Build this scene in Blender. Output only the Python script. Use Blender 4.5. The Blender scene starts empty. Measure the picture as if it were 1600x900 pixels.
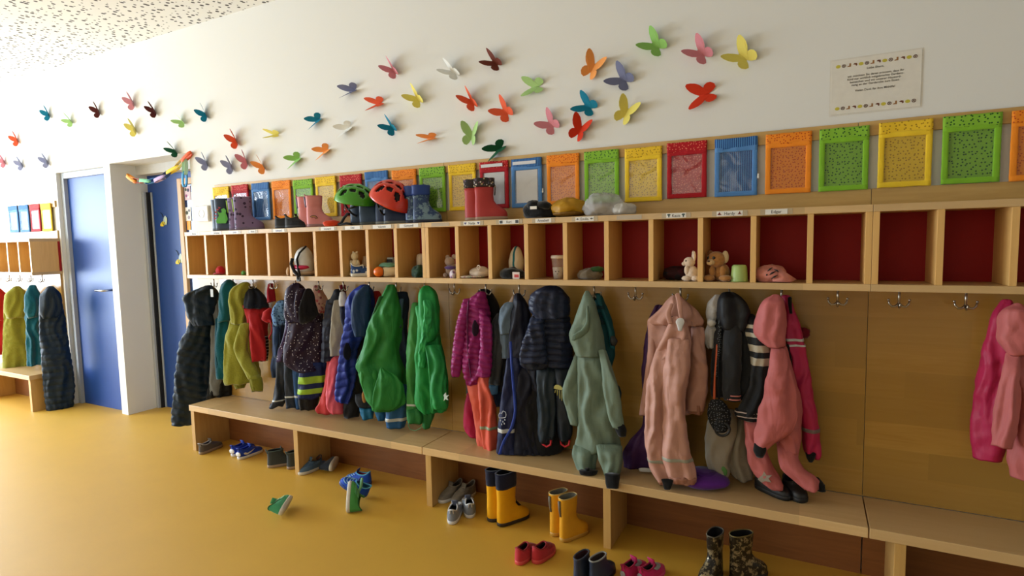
import bpy, math, random
import numpy as np
from mathutils import Vector, Matrix, noise, Euler
random.seed(7)
C = bpy.context.scene.collection
PI = math.pi

# ---------------------------------------------------------------- camera
FOC, YAW, PITCH, ROLL = 894.65, 0.47985, 0.08128, -0.02014
CAM = Vector((3.8907, -2.673, 1.3842))
cy, sy, cp, sp = math.cos(YAW), math.sin(YAW), math.cos(PITCH), math.sin(PITCH)
FW = Vector((-sy*cp, cy*cp, -sp)); r0 = Vector((cy, sy, 0)); u0 = r0.cross(FW)
cr, sr = math.cos(ROLL), math.sin(ROLL)
RT = r0*cr + u0*sr; UP = u0*cr - r0*sr
def rayd(px, py): return FW + RT*((px-800)/FOC) - UP*((py-450)/FOC)
def PY(px, py, Y):                       # the point of the plane y = Y seen at that place of the photo
    d = rayd(px, py); return CAM + d*((Y-CAM.y)/d.y)
def PZ(px, py, z):
    d = rayd(px, py); return CAM + d*((z-CAM.z)/d.z)
def depth(p): return (p-CAM).dot(FW)

# ---------------------------------------------------------------- mesh helpers
class MB:
    def __init__(s): s.v = []; s.f = []
    def add(s, vs, fs):
        b = len(s.v); s.v += [Vector(v) for v in vs]; s.f += [[b+i for i in f] for f in fs]; return s
    def box(s, x0, x1, y0, y1, z0, z1):
        return s.add([(x0,y0,z0),(x1,y0,z0),(x1,y1,z0),(x0,y1,z0),(x0,y0,z1),(x1,y0,z1),(x1,y1,z1),(x0,y1,z1)],
                     [(0,3,2,1),(4,5,6,7),(0,1,5,4),(1,2,6,5),(2,3,7,6),(3,0,4,7)])
    def loft(s, rings, cap0=True, cap1=True, loop=False):
        n = len(rings[0]); m = len(rings); vs = [v for r in rings for v in r]; fs = []
        for i in range(m if loop else m-1):
            a, b = i*n, ((i+1) % m)*n
            for j in range(n):
                k = (j+1) % n; fs.append((a+j, a+k, b+k, b+j))
        if not loop:
            if cap0:
                vs.append(sum((Vector(v) for v in rings[0]), Vector())/n); c = len(vs)-1
                for j in range(n): fs.append((c, (j+1) % n, j))
            if cap1:
                vs.append(sum((Vector(v) for v in rings[-1]), Vector())/n); c = len(vs)-1; a = (m-1)*n
                for j in range(n): fs.append((c, a+j, a+(j+1) % n))
        return s.add(vs, fs)
    def tube(s, pts, r, n=8, flat=None, closed=False):
        pts = [Vector(p) for p in pts]; m = len(pts); rings = []; prev = None
        for i, p in enumerate(pts):
            if closed: t = pts[(i+1) % m]-pts[i-1]
            else: t = pts[min(i+1, m-1)]-pts[max(i-1, 0)]
            t = t.normalized() if t.length > 1e-9 else Vector((0,0,1))
            if prev is None:
                a = Vector((0,0,1)) if abs(t.z) < .9 else Vector((1,0,0))
                a = (a - t*a.dot(t)).normalized()
            else:
                a = prev - t*prev.dot(t)
                a = a.normalized() if a.length > 1e-6 else Vector((1,0,0))
            prev = a; b = t.cross(a)
            rr = r[i] if isinstance(r, (list, tuple)) else r
            fl = 1 if flat is None else flat
            rings.append([p + a*(rr*math.cos(2*PI*j/n)) + b*(rr*fl*math.sin(2*PI*j/n)) for j in range(n)])
        return s.loft(rings, loop=closed)
    def lathe(s, prof, c, n=24, cap0=True, cap1=True):
        c = Vector(c)
        return s.loft([[c+Vector((r*math.cos(2*PI*j/n), r*math.sin(2*PI*j/n), z)) for j in range(n)] for r, z in prof], cap0, cap1)
    def prism(s, poly, h, fn):           # poly of 2D points, thickness h, fn(u, v, w) -> 3D
        n = len(poly)
        vs = [fn(u, v, 0) for u, v in poly]+[fn(u, v, h) for u, v in poly]
        fs = [list(range(n))[::-1], list(range(n, 2*n))]+[(i, (i+1) % n, n+(i+1) % n, n+i) for i in range(n)]
        return s.add(vs, fs)
    def ell(s, c, r, nu=20, nv=12, amp=0, fr=8, seed=0, rot=None, zmin=None, pw=1):
        c = Vector(c); rings = []
        for i in range(1, nv):
            ph = PI*i/nv; ring = []
            for j in range(nu):
                th = 2*PI*j/nu
                d = Vector((math.sin(ph)*math.cos(th), math.sin(ph)*math.sin(th), -math.cos(ph)))
                p = Vector((d.x*r[0], d.y*r[1], d.z*r[2]))
                if rot: p = rot @ p
                q = c+p
                if amp:
                    nz = noise.noise(q*fr+Vector((seed, seed*1.7, 0)))
                    nz2 = 1-2*abs(noise.noise(q*fr*1.9+Vector((seed*2, 3, seed))))
                    q = q + (p.normalized())*amp*(.6*nz+.5*nz2)
                if zmin is not None and q.z < zmin: q.z = zmin
                ring.append(q)
            rings.append(ring)
        return s.loft(rings)

def wloc(o):
    p = Vector()
    while o is not None: p = p+o.location; o = o.parent
    return p
def emit(name, mb, mat, parent=None, local=False, smooth=True, bevel=0, sub=0, solid=0, at=None):
    vs = mb.v
    if parent is not None and not local:
        off = wloc(parent); vs = [v-off for v in vs]
    org = Vector()
    if parent is None:
        if at is None:
            x = sum(v.x for v in vs)/len(vs); y = sum(v.y for v in vs)/len(vs); z = min(v.z for v in vs); at = (x, y, z)
        org = Vector(at); vs = [v-org for v in vs]
    me = bpy.data.meshes.new(name); me.from_pydata([tuple(v) for v in vs], [], mb.f); me.validate(); me.update()
    mats = mat if isinstance(mat, list) else [mat]
    for m in mats: me.materials.append(m)
    if smooth: me.polygons.foreach_set('use_smooth', [True]*len(me.polygons))
    o = bpy.data.objects.new(name, me); C.objects.link(o); o.parent = parent; o.location = org
    if bevel:
        b = o.modifiers.new('edge', 'BEVEL'); b.width = bevel; b.segments = 2; b.limit_method = 'ANGLE'; b.angle_limit = .7
    if solid:
        b = o.modifiers.new('thick', 'SOLIDIFY'); b.thickness = solid; b.offset = 0
    if sub:
        b = o.modifiers.new('sub', 'SUBSURF'); b.levels = sub; b.render_levels = sub
    return o
def tag(o, label, cat, group=None):
    o['label'] = label; o['category'] = cat
    if group: o['group'] = group
    return o
def thing(name, label, cat, loc, group=None, rot=None):
    o = bpy.data.objects.new(name, None); C.objects.link(o); o.empty_display_size = .02
    o.location = Vector(loc)
    if rot: o.rotation_euler = rot
    return tag(o, label, cat, group)
def struct(name, mb, mat, **k):
    o = emit(name, mb, mat, **k); o['kind'] = 'structure'; return o
def plabel(o, l): o['label'] = l; return o

# ---------------------------------------------------------------- materials
def lin(c):
    return tuple(((x/255)/12.92 if x/255 <= .04045 else ((x/255+.055)/1.055)**2.4) for x in c)+(1,)
MATS = {}
class NT:
    def __init__(s, name):
        s.m = bpy.data.materials.new(name); s.m.use_nodes = True; s.t = s.m.node_tree; s.n = s.t.nodes; s.l = s.t.links
        s.b = s.n['Principled BSDF']; s.co = None
    def node(s, ty, **k):
        x = s.n.new(ty)
        for a, v in k.items():
            if a.startswith('i_'): x.inputs[int(a[2:])].default_value = v
            else: setattr(x, a, v)
        return x
    def obj(s, scale=(1,1,1), rot=(0,0,0)):
        if s.co is None: s.co = s.node('ShaderNodeTexCoord')
        mp = s.node('ShaderNodeMapping'); mp.inputs['Scale'].default_value = scale; mp.inputs['Rotation'].default_value = rot
        s.l.new(s.co.outputs['Object'], mp.inputs['Vector']); return mp.outputs[0]
    def noise(s, vec, scale, detail=3, rough=.55, dist=0):
        x = s.node('ShaderNodeTexNoise'); x.inputs['Scale'].default_value = scale; x.inputs['Detail'].default_value = detail
        x.inputs['Roughness'].default_value = rough; x.inputs['Distortion'].default_value = dist
        s.l.new(vec, x.inputs['Vector']); return x.outputs[0]
    def ramp(s, fac, stops, const=False):
        x = s.node('ShaderNodeValToRGB'); e = x.color_ramp.elements
        while len(e) < len(stops): e.new(.5)
        for i, (p, c) in enumerate(stops): e[i].position = p; e[i].color = c
        if const: x.color_ramp.interpolation = 'CONSTANT'
        s.l.new(fac, x.inputs[0]); return x.outputs[0]
    def mix(s, fac, a, b):
        x = s.node('ShaderNodeMix', data_type='RGBA')
        for v, i in ((fac, 0), (a, 6), (b, 7)):
            if hasattr(v, 'default_value') or hasattr(v, 'is_linked'): s.l.new(v, x.inputs[i])
            else: x.inputs[i].default_value = v
        return x.outputs[2]
    def math(s, op, a, b=0, c=None):
        x = s.node('ShaderNodeMath', operation=op)
        for i, v in enumerate((a, b, c)):
            if v is None: continue
            if isinstance(v, (int, float)): x.inputs[i].default_value = v
            else: s.l.new(v, x.inputs[i])
        return x.outputs[0]
    def bump(s, h, st=.3, dist=.004):
        x = s.node('ShaderNodeBump'); x.inputs['Strength'].default_value = st; x.inputs['Distance'].default_value = dist
        s.l.new(h, x.inputs['Height']); s.l.new(x.outputs[0], s.b.inputs['Normal'])
    def out(s, col=None, rough=.6, spec=.5, metal=0, sheen=0, coat=0):
        if col is not None:
            if isinstance(col, tuple): s.b.inputs['Base Color'].default_value = col
            else: s.l.new(col, s.b.inputs['Base Color'])
        s.b.inputs['Roughness'].default_value = rough; s.b.inputs['Metallic'].default_value = metal
        s.b.inputs['Specular IOR Level'].default_value = spec
        if sheen: s.b.inputs['Sheen Weight'].default_value = sheen
        if coat: s.b.inputs['Coat Weight'].default_value = coat
        return s.m
def sc(c, k): return (min(1, c[0]*k), min(1, c[1]*k), min(1, c[2]*k), 1)
def cached(fn):
    def w(*a, **k):
        a = tuple(tuple(x) if isinstance(x, list) else x for x in a); key = (fn.__name__,)+a+tuple(sorted(k.items()))
        if key not in MATS: MATS[key] = fn(*a, **k)
        return MATS[key]
    return w
@cached
def plain(rgb, rough=.6, spec=.5, metal=0, coat=0):
    t = NT('plain'); c = lin(rgb)
    n = t.noise(t.obj(), 40, 2); col = t.mix(n, sc(c, .93), sc(c, 1.06))
    return t.out(col, rough, spec, metal, 0, coat)
@cached
def cloth(rgb, rough=.85, weave=900, var=.12, sheen=.15, spec=.25, bump=.25):
    t = NT('cloth'); c = lin(rgb); o = t.obj()
    n = t.noise(o, 18, 4); col = t.mix(n, sc(c, 1-var), sc(c, 1+var))
    f = t.noise(o, 60, 5, .65); f2 = t.noise(t.obj((1,1,.35)), 15, 3, .5, 1.3); t.bump(t.math('ADD', t.math('MULTIPLY', f, .25), f2), bump*1.6, .010)
    return t.out(col, rough, spec, 0, sheen)
@cached
def shell(rgb, rough=.42, spec=.28, var=.1):       # coated rainwear and nylon
    t = NT('shell'); c = lin(rgb); o = t.obj()
    n = t.noise(o, 12, 3); col = t.mix(n, sc(c, 1-var), sc(c, 1+var))
    f = t.noise(t.obj((1,1,.3)), 16, 3, .5, 1.2); t.bump(f, .5, .012)
    return t.out(col, rough+.06, spec)
@cached
def fleece(rgb):
    t = NT('fleece'); c = lin(rgb); o = t.obj()
    n = t.noise(o, 90, 4, .7); col = t.mix(n, sc(c, .78), sc(c, 1.2))
    t.bump(n, .8, .004)
    return t.out(col, .95, .15, 0, .4)
@cached
def dots(rgb, drgb, scale=70, size=.28, flat=True, rough=.75, rnd=.75):
    t = NT('dots'); c = lin(rgb); o = t.obj()
    if flat:
        sx = t.node('ShaderNodeSeparateXYZ'); t.l.new(o, sx.inputs[0]); cb = t.node('ShaderNodeCombineXYZ')
        t.l.new(sx.outputs[0], cb.inputs[0]); t.l.new(sx.outputs[2], cb.inputs[1]); v = cb.outputs[0]
    else: v = o
    x = t.node('ShaderNodeTexVoronoi', voronoi_dimensions='2D' if flat else '3D'); x.inputs['Scale'].default_value = scale
    x.inputs['Randomness'].default_value = rnd; t.l.new(v, x.inputs['Vector'])
    fac = t.math('LESS_THAN', x.outputs['Distance'], size)
    n = t.noise(o, 25, 3); base = t.mix(n, sc(c, .9), sc(c, 1.08))
    t.bump(t.noise(o, 50, 4), .2, .003)
    return t.out(t.mix(fac, base, lin(drgb)), rough, .25)
@cached
def stripes(rgb, srgb, per=.009, duty=.5, axis=0, rough=.75):
    t = NT('stripes'); o = t.obj(); sx = t.node('ShaderNodeSeparateXYZ'); t.l.new(o, sx.inputs[0])
    v = t.math('FRACT', t.math('MULTIPLY', sx.outputs[axis], 1/per)); fac = t.math('LESS_THAN', v, duty)
    t.bump(t.noise(o, 50, 4), .2, .003)
    return t.out(t.mix(fac, lin(rgb), lin(srgb)), rough, .25)
@cached
def wood(a, b, along=0, plank=0, rough=.38, seed=0., coat=0.0):
    t = NT('wood'); s = [22, 22, 22]; s[along] = 1.6
    o = t.obj(tuple(s)); ca, cb = lin(a), lin(b)
    mp = t.node('ShaderNodeMapping'); mp.inputs['Location'].default_value = (seed, seed*2, seed*3); t.l.new(o, mp.inputs[0])
    n = t.noise(mp.outputs[0], 1.6, 6, .62, .9); col = t.ramp(n, [(.25, ca), (.75, cb)])
    if plank:                                   # glued staves of differing tone
        oo = t.obj(); sx = t.node('ShaderNodeSeparateXYZ'); t.l.new(oo, sx.inputs[0])
        pz = t.math('FLOOR', t.math('MULTIPLY', sx.outputs[2 if along == 0 else 0], 1/plank))
        px = t.math('FLOOR', t.math('ADD', t.math('MULTIPLY', sx.outputs[along], 1.3), t.math('MULTIPLY', pz, .37)))
        cb2 = t.node('ShaderNodeCombineXYZ'); t.l.new(pz, cb2.inputs[0]); t.l.new(px, cb2.inputs[1])
        wn = t.node('ShaderNodeTexWhiteNoise', noise_dimensions='2D'); t.l.new(cb2.outputs[0], wn.inputs[0])
        col = t.mix(wn.outputs[0], col, t.mix(t.ramp(n, [(.2, sc(ca, .72)), (.8, sc(ca, .92))]), sc(ca, .7), sc(cb, .88)))
    t.bump(n, .06, .002)
    return t.out(col, rough, .5, 0, 0, coat)
@cached
def vinyl():
    m = bpy.data.materials.new('clear vinyl'); m.use_nodes = True; t = m.node_tree; t.nodes.clear()
    o = t.nodes.new('ShaderNodeOutputMaterial'); mx = t.nodes.new('ShaderNodeMixShader'); tr = t.nodes.new('ShaderNodeBsdfTransparent')
    g = t.nodes.new('ShaderNodeBsdfGlossy'); g.inputs['Roughness'].default_value = .12
    tc = t.nodes.new('ShaderNodeTexCoord'); nz = t.nodes.new('ShaderNodeTexNoise'); nz.inputs['Scale'].default_value = 11; nz.inputs['Distortion'].default_value = 1.0; nz.inputs['Detail'].default_value = 1
    bp = t.nodes.new('ShaderNodeBump'); bp.inputs['Strength'].default_value = .16; bp.inputs['Distance'].default_value = .02
    t.links.new(tc.outputs['Object'], nz.inputs['Vector']); t.links.new(nz.outputs[0], bp.inputs['Height']); t.links.new(bp.outputs[0], g.inputs['Normal'])
    mx.inputs[0].default_value = .04; tr.inputs[0].default_value = (.93,.93,.93,1)
    t.links.new(tr.outputs[0], mx.inputs[1]); t.links.new(g.outputs[0], mx.inputs[2]); t.links.new(mx.outputs[0], o.inputs[0]); return m
@cached
def film(rgb, op=.45, rough=.25):                   # translucent plastic bag film
    t = NT('film'); o = t.obj(); t.bump(t.noise(o, 35, 5, .65, 1.2), .9, .01)
    t.b.inputs['Alpha'].default_value = op
    return t.out(lin(rgb), rough, .7)
@cached
def metal(rgb, rough=.3): return plain(rgb, rough, .5, 1.0)
@cached
def speckle(rgb, srgb, scale=60, thr=.55, rough=.5, metalv=0):
    t = NT('speckle'); o = t.obj(); n = t.noise(o, scale, 5, .7); f = t.ramp(n, [(thr-.03, lin(rgb)), (thr+.03, lin(srgb))])
    return t.out(f, rough, .5, metalv)
@cached
def floral(base, cols, scale=55):
    t = NT('floral'); o = t.obj()
    x = t.node('ShaderNodeTexVoronoi'); x.inputs['Scale'].default_value = scale; t.l.new(o, x.inputs['Vector'])
    st = [(i/len(cols), lin(c)) for i, c in enumerate(cols)]
    sx = t.node('ShaderNodeSeparateColor'); t.l.new(x.outputs['Color'], sx.inputs[0]); c = t.ramp(sx.outputs[0], st, True)
    f = t.math('LESS_THAN', x.outputs['Distance'], .42)
    return t.out(t.mix(f, lin(base), c), .8, .25)

# ---------------------------------------------------------------- hanging cloth
def smooth_rows(rows, step_px):
    rows = sorted(rows, key=lambda r: r[0]); ys = np.array([r[0] for r in rows], float)
    cols = [np.array([(r[k] if len(r) > k else 0.0) for r in rows], float) for k in (1, 2, 3)]
    m = max(10, int((ys[-1]-ys[0])/step_px)); t = np.linspace(ys[0], ys[-1], m); outs = []
    for c in cols:
        d = np.gradient(c, ys) if len(ys) > 2 else np.full(len(ys), (c[-1]-c[0])/(ys[-1]-ys[0]))
        s = np.diff(c)/np.diff(ys)
        for i in range(1, len(ys)-1):
            if s[i-1]*s[i] <= 0: d[i] = 0
            else: d[i] = 2*s[i-1]*s[i]/(s[i-1]+s[i])
        o = []
        for y in t:
            i = min(max(np.searchsorted(ys, y)-1, 0), len(ys)-2); h = ys[i+1]-ys[i]; q = (y-ys[i])/h
            o.append((2*q**3-3*q*q+1)*c[i]+(q**3-2*q*q+q)*h*d[i]+(-2*q**3+3*q*q)*c[i+1]+(q**3-q*q)*h*d[i+1])
        outs.append(o)
    return list(zip(t, *outs))
_seed = [0]; CALLS = {}
TS = .54                                             # garments hang flat: overall thickness
def ring_at(y, xl, xr, dY, v, q):
    Y, t, sd, n = q['Y'], q['t'], q['sd'], q['n']
    Cc = PY((xl+xr)/2, y, Y+dY); s = depth(Cc)/FOC; a = max(.002, (xr-xl)/2*s)
    h = Vector((Cc.x-CAM.x, Cc.y-CAM.y, 0)).normalized(); A = Vector((h.y, -h.x, 0)); B = -h
    b = min(t, a*.95)
    if q['top']: b *= min(1, .35+v*6)
    ring = []; am = q['amax']; kx, kz = q['kx'], q['kz']; ex = q['ex']
    g0 = min(1, a/.03); grow = min(1, .4+1.5*v)
    for j in range(n):
        th = 2*PI*j/n; ca, sa = math.cos(th), math.sin(th)
        x = math.copysign(abs(ca)**.85, ca)*a; yy = math.copysign(abs(sa)**ex, sa)*b
        nn = (A*(ca*b)+B*(sa*a)).normalized()
        S = .45*x+.55*ca*am; side = 0 if sa > 0 else 7.3
        wob = .7*noise.noise(Vector((sd, Cc.z*5, 2)))+.5*noise.noise(Vector((S*9, Cc.z*6, sd)))
        v1 = noise.noise(Vector((S*kx+sd+wob, side, Cc.z*kz)))
        v2 = 1-2.4*abs(noise.noise(Vector((S*kx*.9+sd*2+wob*1.3, side+3, Cc.z*kz*1.2))))
        v4 = noise.noise(Vector((x*9+sd, Cc.z*6, side+sd)))
        v3 = noise.noise(Vector((x*38, Cc.z*30, sd+side)))+.8*(.7-2*abs(noise.noise(Vector((x*20+Cc.z*12, Cc.z*16-x*12, sd*1.3+side)))))
        g = (.25+.75*abs(sa))*g0
        d = (q['fold']*(1.1*v1+1.75*(v2-.35)+.7*v4)*grow+q['crump']*.7*v3)*g
        if q['quilt']:
            qq = abs(math.sin(PI*(Cc.z+q['tilt']*x+.003*v3+.009*v4)/q['qs'])); d += q['quilt']*(qq**.55-.65)*(.5+.5*abs(sa))
        ed = q['edge']*(noise.noise(Vector((sd+(3 if ca > 0 else 9), Cc.z*16, 1)))+.5*noise.noise(Vector((sd, Cc.z*40, 5 if ca > 0 else 2))))*abs(ca)*math.copysign(1, ca)*g0
        p = Cc+A*(x+ed)+B*yy+nn*(d+q['off'])
        if v > .85: p.z += q['hemw']*(noise.noise(Vector((x*22+sd, side*.3, sd)))-.1)*(v-.85)/.15*g0
        if q['ymax'] is not None and p.y > q['ymax']: p.y = q['ymax']
        if q['ymin'] is not None and p.y < q['ymin']: p.y = q['ymin']
        if q['zmin'] is not None and p.z < q['zmin']: p.z = q['zmin']
        ring.append(p)
    return ring
def drape(name, parent, rows, Y, t, mat, fold=.009, crump=.005, quilt=0, qs=.05, tilt=0., n=44, step=2.6, kx=22, kz=1.8,
          hem=True, zmin=None, ymax=-.02, top=True, ymin=None, ex=1.25, embed=None):
    """a hanging cloth body: rows (photo height, edge, edge[, extra depth]) give its outline; it is a closed, folded volume of thickness 2t at depth Y"""
    _seed[0] += 1
    if quilt: step = min(step, 1.15); quilt *= 1.1; n = 56
    R = smooth_rows(rows, step); M = len(R)
    if embed is None: embed = .028 if name in ('sleeve', 'leg') else 0
    if embed: R = [(y, l, r, d+embed*max(0, 1-3.2*i/M)**1.5) for i, (y, l, r, d) in enumerate(R)]
    am = max((xr-xl)/2*depth(PY((xl+xr)/2, y, Y))/FOC for y, xl, xr, d in R)
    q = dict(Y=Y, t=t*TS, sd=_seed[0]*3.71, n=n, top=top, amax=am, kx=kx, kz=kz, fold=fold, crump=crump, quilt=quilt, qs=qs, tilt=tilt,
             ymax=ymax, ymin=ymin, zmin=zmin, ex=ex, off=0, edge=.004 if am > .03 else .0015, hemw=.012 if hem and am > .02 else 0)
    rings = [ring_at(y, xl, xr, dY, i/(M-1), q) for i, (y, xl, xr, dY) in enumerate(R)]
    if top:
        c = sum(rings[0], Vector())/n; up = Vector((0,0,.006))
        rings = [[c+(p-c)*.15+up for p in rings[0]], [c+(p-c)*.7+up*.7 for p in rings[0]]]+rings
    if hem:
        c = sum(rings[-1], Vector())/n; L = rings[-1]
        rings += [[c+(p-c)*.93+Vector((0,0,.002)) for p in L], [c+(p-c)*.8+Vector((0,0,.025)) for p in L]]
    mb = MB(); mb.loft(rings)
    o = emit(name, mb, mat, parent); CALLS.setdefault(parent.name, []).append((Y, R, q)); return o
def reflect(t, rows, Y, th=None, m=None, name='reflective_strip'):
    """a sewn-on band that follows the surface of the cloth part hanging at depth Y"""
    c = [x for x in CALLS[t.name] if abs(x[0]-Y) < 1e-6 and x[1][0][0] <= rows[0][0]+1 and x[1][-1][0] >= rows[-1][0]-3]
    if not c: c = CALLS[t.name]
    xm = (rows[0][1]+rows[0][2])/2
    def mid(R):
        r = min(R, key=lambda r: abs(r[0]-rows[0][0])); return abs((r[1]+r[2])/2-xm)
    Yb, R, q = min(c, key=lambda x: mid(x[1])); q = dict(q, off=.0016)
    ya, yb = rows[0][0], rows[-1][0]; ys = [r[0] for r in R]; k = max(4, int((yb-ya)/1.2)); rings = []
    for i in range(k+1):
        y = ya+(yb-ya)*i/k; v = (y-ys[0])/(ys[-1]-ys[0]); w = [float(np.interp(y, ys, [r[j] for r in R])) for j in (1, 2, 3)]
        rings.append(ring_at(y, *w, min(1, max(0, v)), q))
    mb = MB(); mb.loft(rings); return emit(name, mb, m or REF, t)
def garment(name, label, cat, x, y, Y, group='garments hanging from the coat hooks'):
    return thing(name, label, cat, PY(x, y, Y), group)
def loop(parent, hx, Y, py, mat, r=.0035):
    """hanging loop from the hook down to the garment's top"""
    a = PY(hx, py, Y); top = Vector((a.x, a.y, 1.112))
    w = .012; mb = MB()
    mb.tube([a+Vector((-w,0,-.01)), a+Vector((-w*.9,0,.5*(top.z-a.z))), top+Vector((-.004,0,.002)), top+Vector((.004,0,.002)), a+Vector((w*.9,0,.5*(top.z-a.z))), a+Vector((w,0,-.01))], r, 6)
    return emit('hanging_loop', mb, mat, parent)
def band_px(name, parent, pts, Y, wpx, mat, thick=.003):
    """a flat strip following photo points on the plane y=Y"""
    P = [PY(x, y, Y) for x, y in pts]; s = depth(P[0])/FOC
    mb = MB(); mb.tube(P, wpx*.5*s, 8, flat=None)
    c = P[0]
    for v in mb.v: pass
    return emit(name, mb, mat, parent)
def patch_px(name, parent, poly, Y, mat, th=.004):
    """a flat appliqué with an outline given in photo points, standing at depth Y"""
    mb = MB(); P = [PY(x, y, Y) for x, y in poly]
    n = len(P); o = Vector((0,-th,0))
    mb.add(P+[p+o for p in P], [list(range(n)), list(range(n, 2*n))[::-1]]+[(i, n+i, n+(i+1) % n, (i+1) % n) for i in range(n)])
    return emit(name, mb, mat, parent, smooth=False)
# ---------------------------------------------------------------- room
WALL = NT('wall paint').out(lin((228,228,224)), .75, .2)
def room():
    t = NT('linoleum'); o = t.obj(); c = lin((216,168,58))
    n = t.noise(o, 3, 5, .6); f = t.noise(o, 160, 3, .7); col = t.mix(n, sc(c, .9), sc(c, 1.08)); col = t.mix(t.math('MULTIPLY', f, .25), col, sc(c, .72))
    t.bump(t.noise(o, 5, 3), .03, .02); FLOOR = t.out(col, .48, .9)
    struct('floor', MB().box(-6, 8, -6, .6, -.1, 0), FLOOR, smooth=False)
    t = NT('perforated'); o = t.obj((1,1,1))
    x = t.node('ShaderNodeTexVoronoi', voronoi_dimensions='2D'); x.inputs['Scale'].default_value = 21; t.l.new(o, x.inputs['Vector'])
    sx = t.node('ShaderNodeSeparateColor'); t.l.new(x.outputs['Color'], sx.inputs[0])
    f = t.math('LESS_THAN', x.outputs['Distance'], t.math('ADD', t.math('MULTIPLY', sx.outputs[0], .2), .07))
    CEIL = t.out(t.mix(f, lin((233,232,228)), lin((88,86,84))), .8, .2)
    struct('ceiling', MB().box(-6, 8, -6, .6, 2.94, 3.05), CEIL, smooth=False)
    w = MB()
    w.box(-6, DL0, 0, .5, 0, 2.94).box(DL0, DL1, 0, .5, 2.06, 2.94).box(DL1, -1.14, 0, .5, 0, 2.94).box(-1.14, -.115, 0, .5, 2.075, 2.94).box(-.115, 8, 0, .5, 0, 2.94)
    struct('wall_back', w, WALL, smooth=False)
    # far end wall with its window, wall behind the viewer with an added fill window
    w = MB(); WX = -5.0
    w.box(WX-.2, WX, -6, -4.7, 0, 2.94).box(WX-.2, WX, -.25, 0, 0, 2.94).box(WX-.2, WX, -4.7, -.25, 0, .15).box(WX-.2, WX, -4.7, -.25, 2.5, 2.94)
    struct('wall_left', w, WALL, smooth=False)
    f = MB()
    for y in (-4.67, -3.2, -1.74, -.28): f.box(WX-.12, WX-.06, y-.03, y+.03, .15, 2.5)
    f.box(WX-.12, WX-.06, -4.7, -.25, .15, .21).box(WX-.12, WX-.06, -4.7, -.25, 2.44, 2.5)
    struct('window_1', f, plain((225,225,222), .4), smooth=False)
    w = MB(); BY = -5.0
    w.box(-6, -1.85, BY-.2, BY, 0, 2.94).box(3.05, 8, BY-.2, BY, 0, 2.94).box(-1.85, 3.05, BY-.2, BY, 0, .9).box(-1.85, 3.05, BY-.2, BY, 2.4, 2.94)
    struct('wall_front', w, WALL, smooth=False)
    f = MB()
    for x in (-1.82, -.2, 1.4, 3.02): f.box(x-.03, x+.03, BY-.12, BY-.06, .9, 2.4)
    f.box(-1.85, 3.05, BY-.12, BY-.06, .9, .96).box(-1.85, 3.05, BY-.12, BY-.06, 2.34, 2.4)
    struct('fill_window', f, plain((225,225,222), .4), smooth=False)  # unseen frame, added to go with the fill lamp
    struct('wall_right', MB().box(7.6, 7.8, -6, 0, 0, 2.94), WALL, smooth=False)
DL0, DL1 = PY(102, 450, 0).x, PY(176, 450, 0).x
room()
BLUE = plain((30,72,150), .42, .5)
STEEL = plain((172,180,190), .4, .5, 0)
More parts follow.
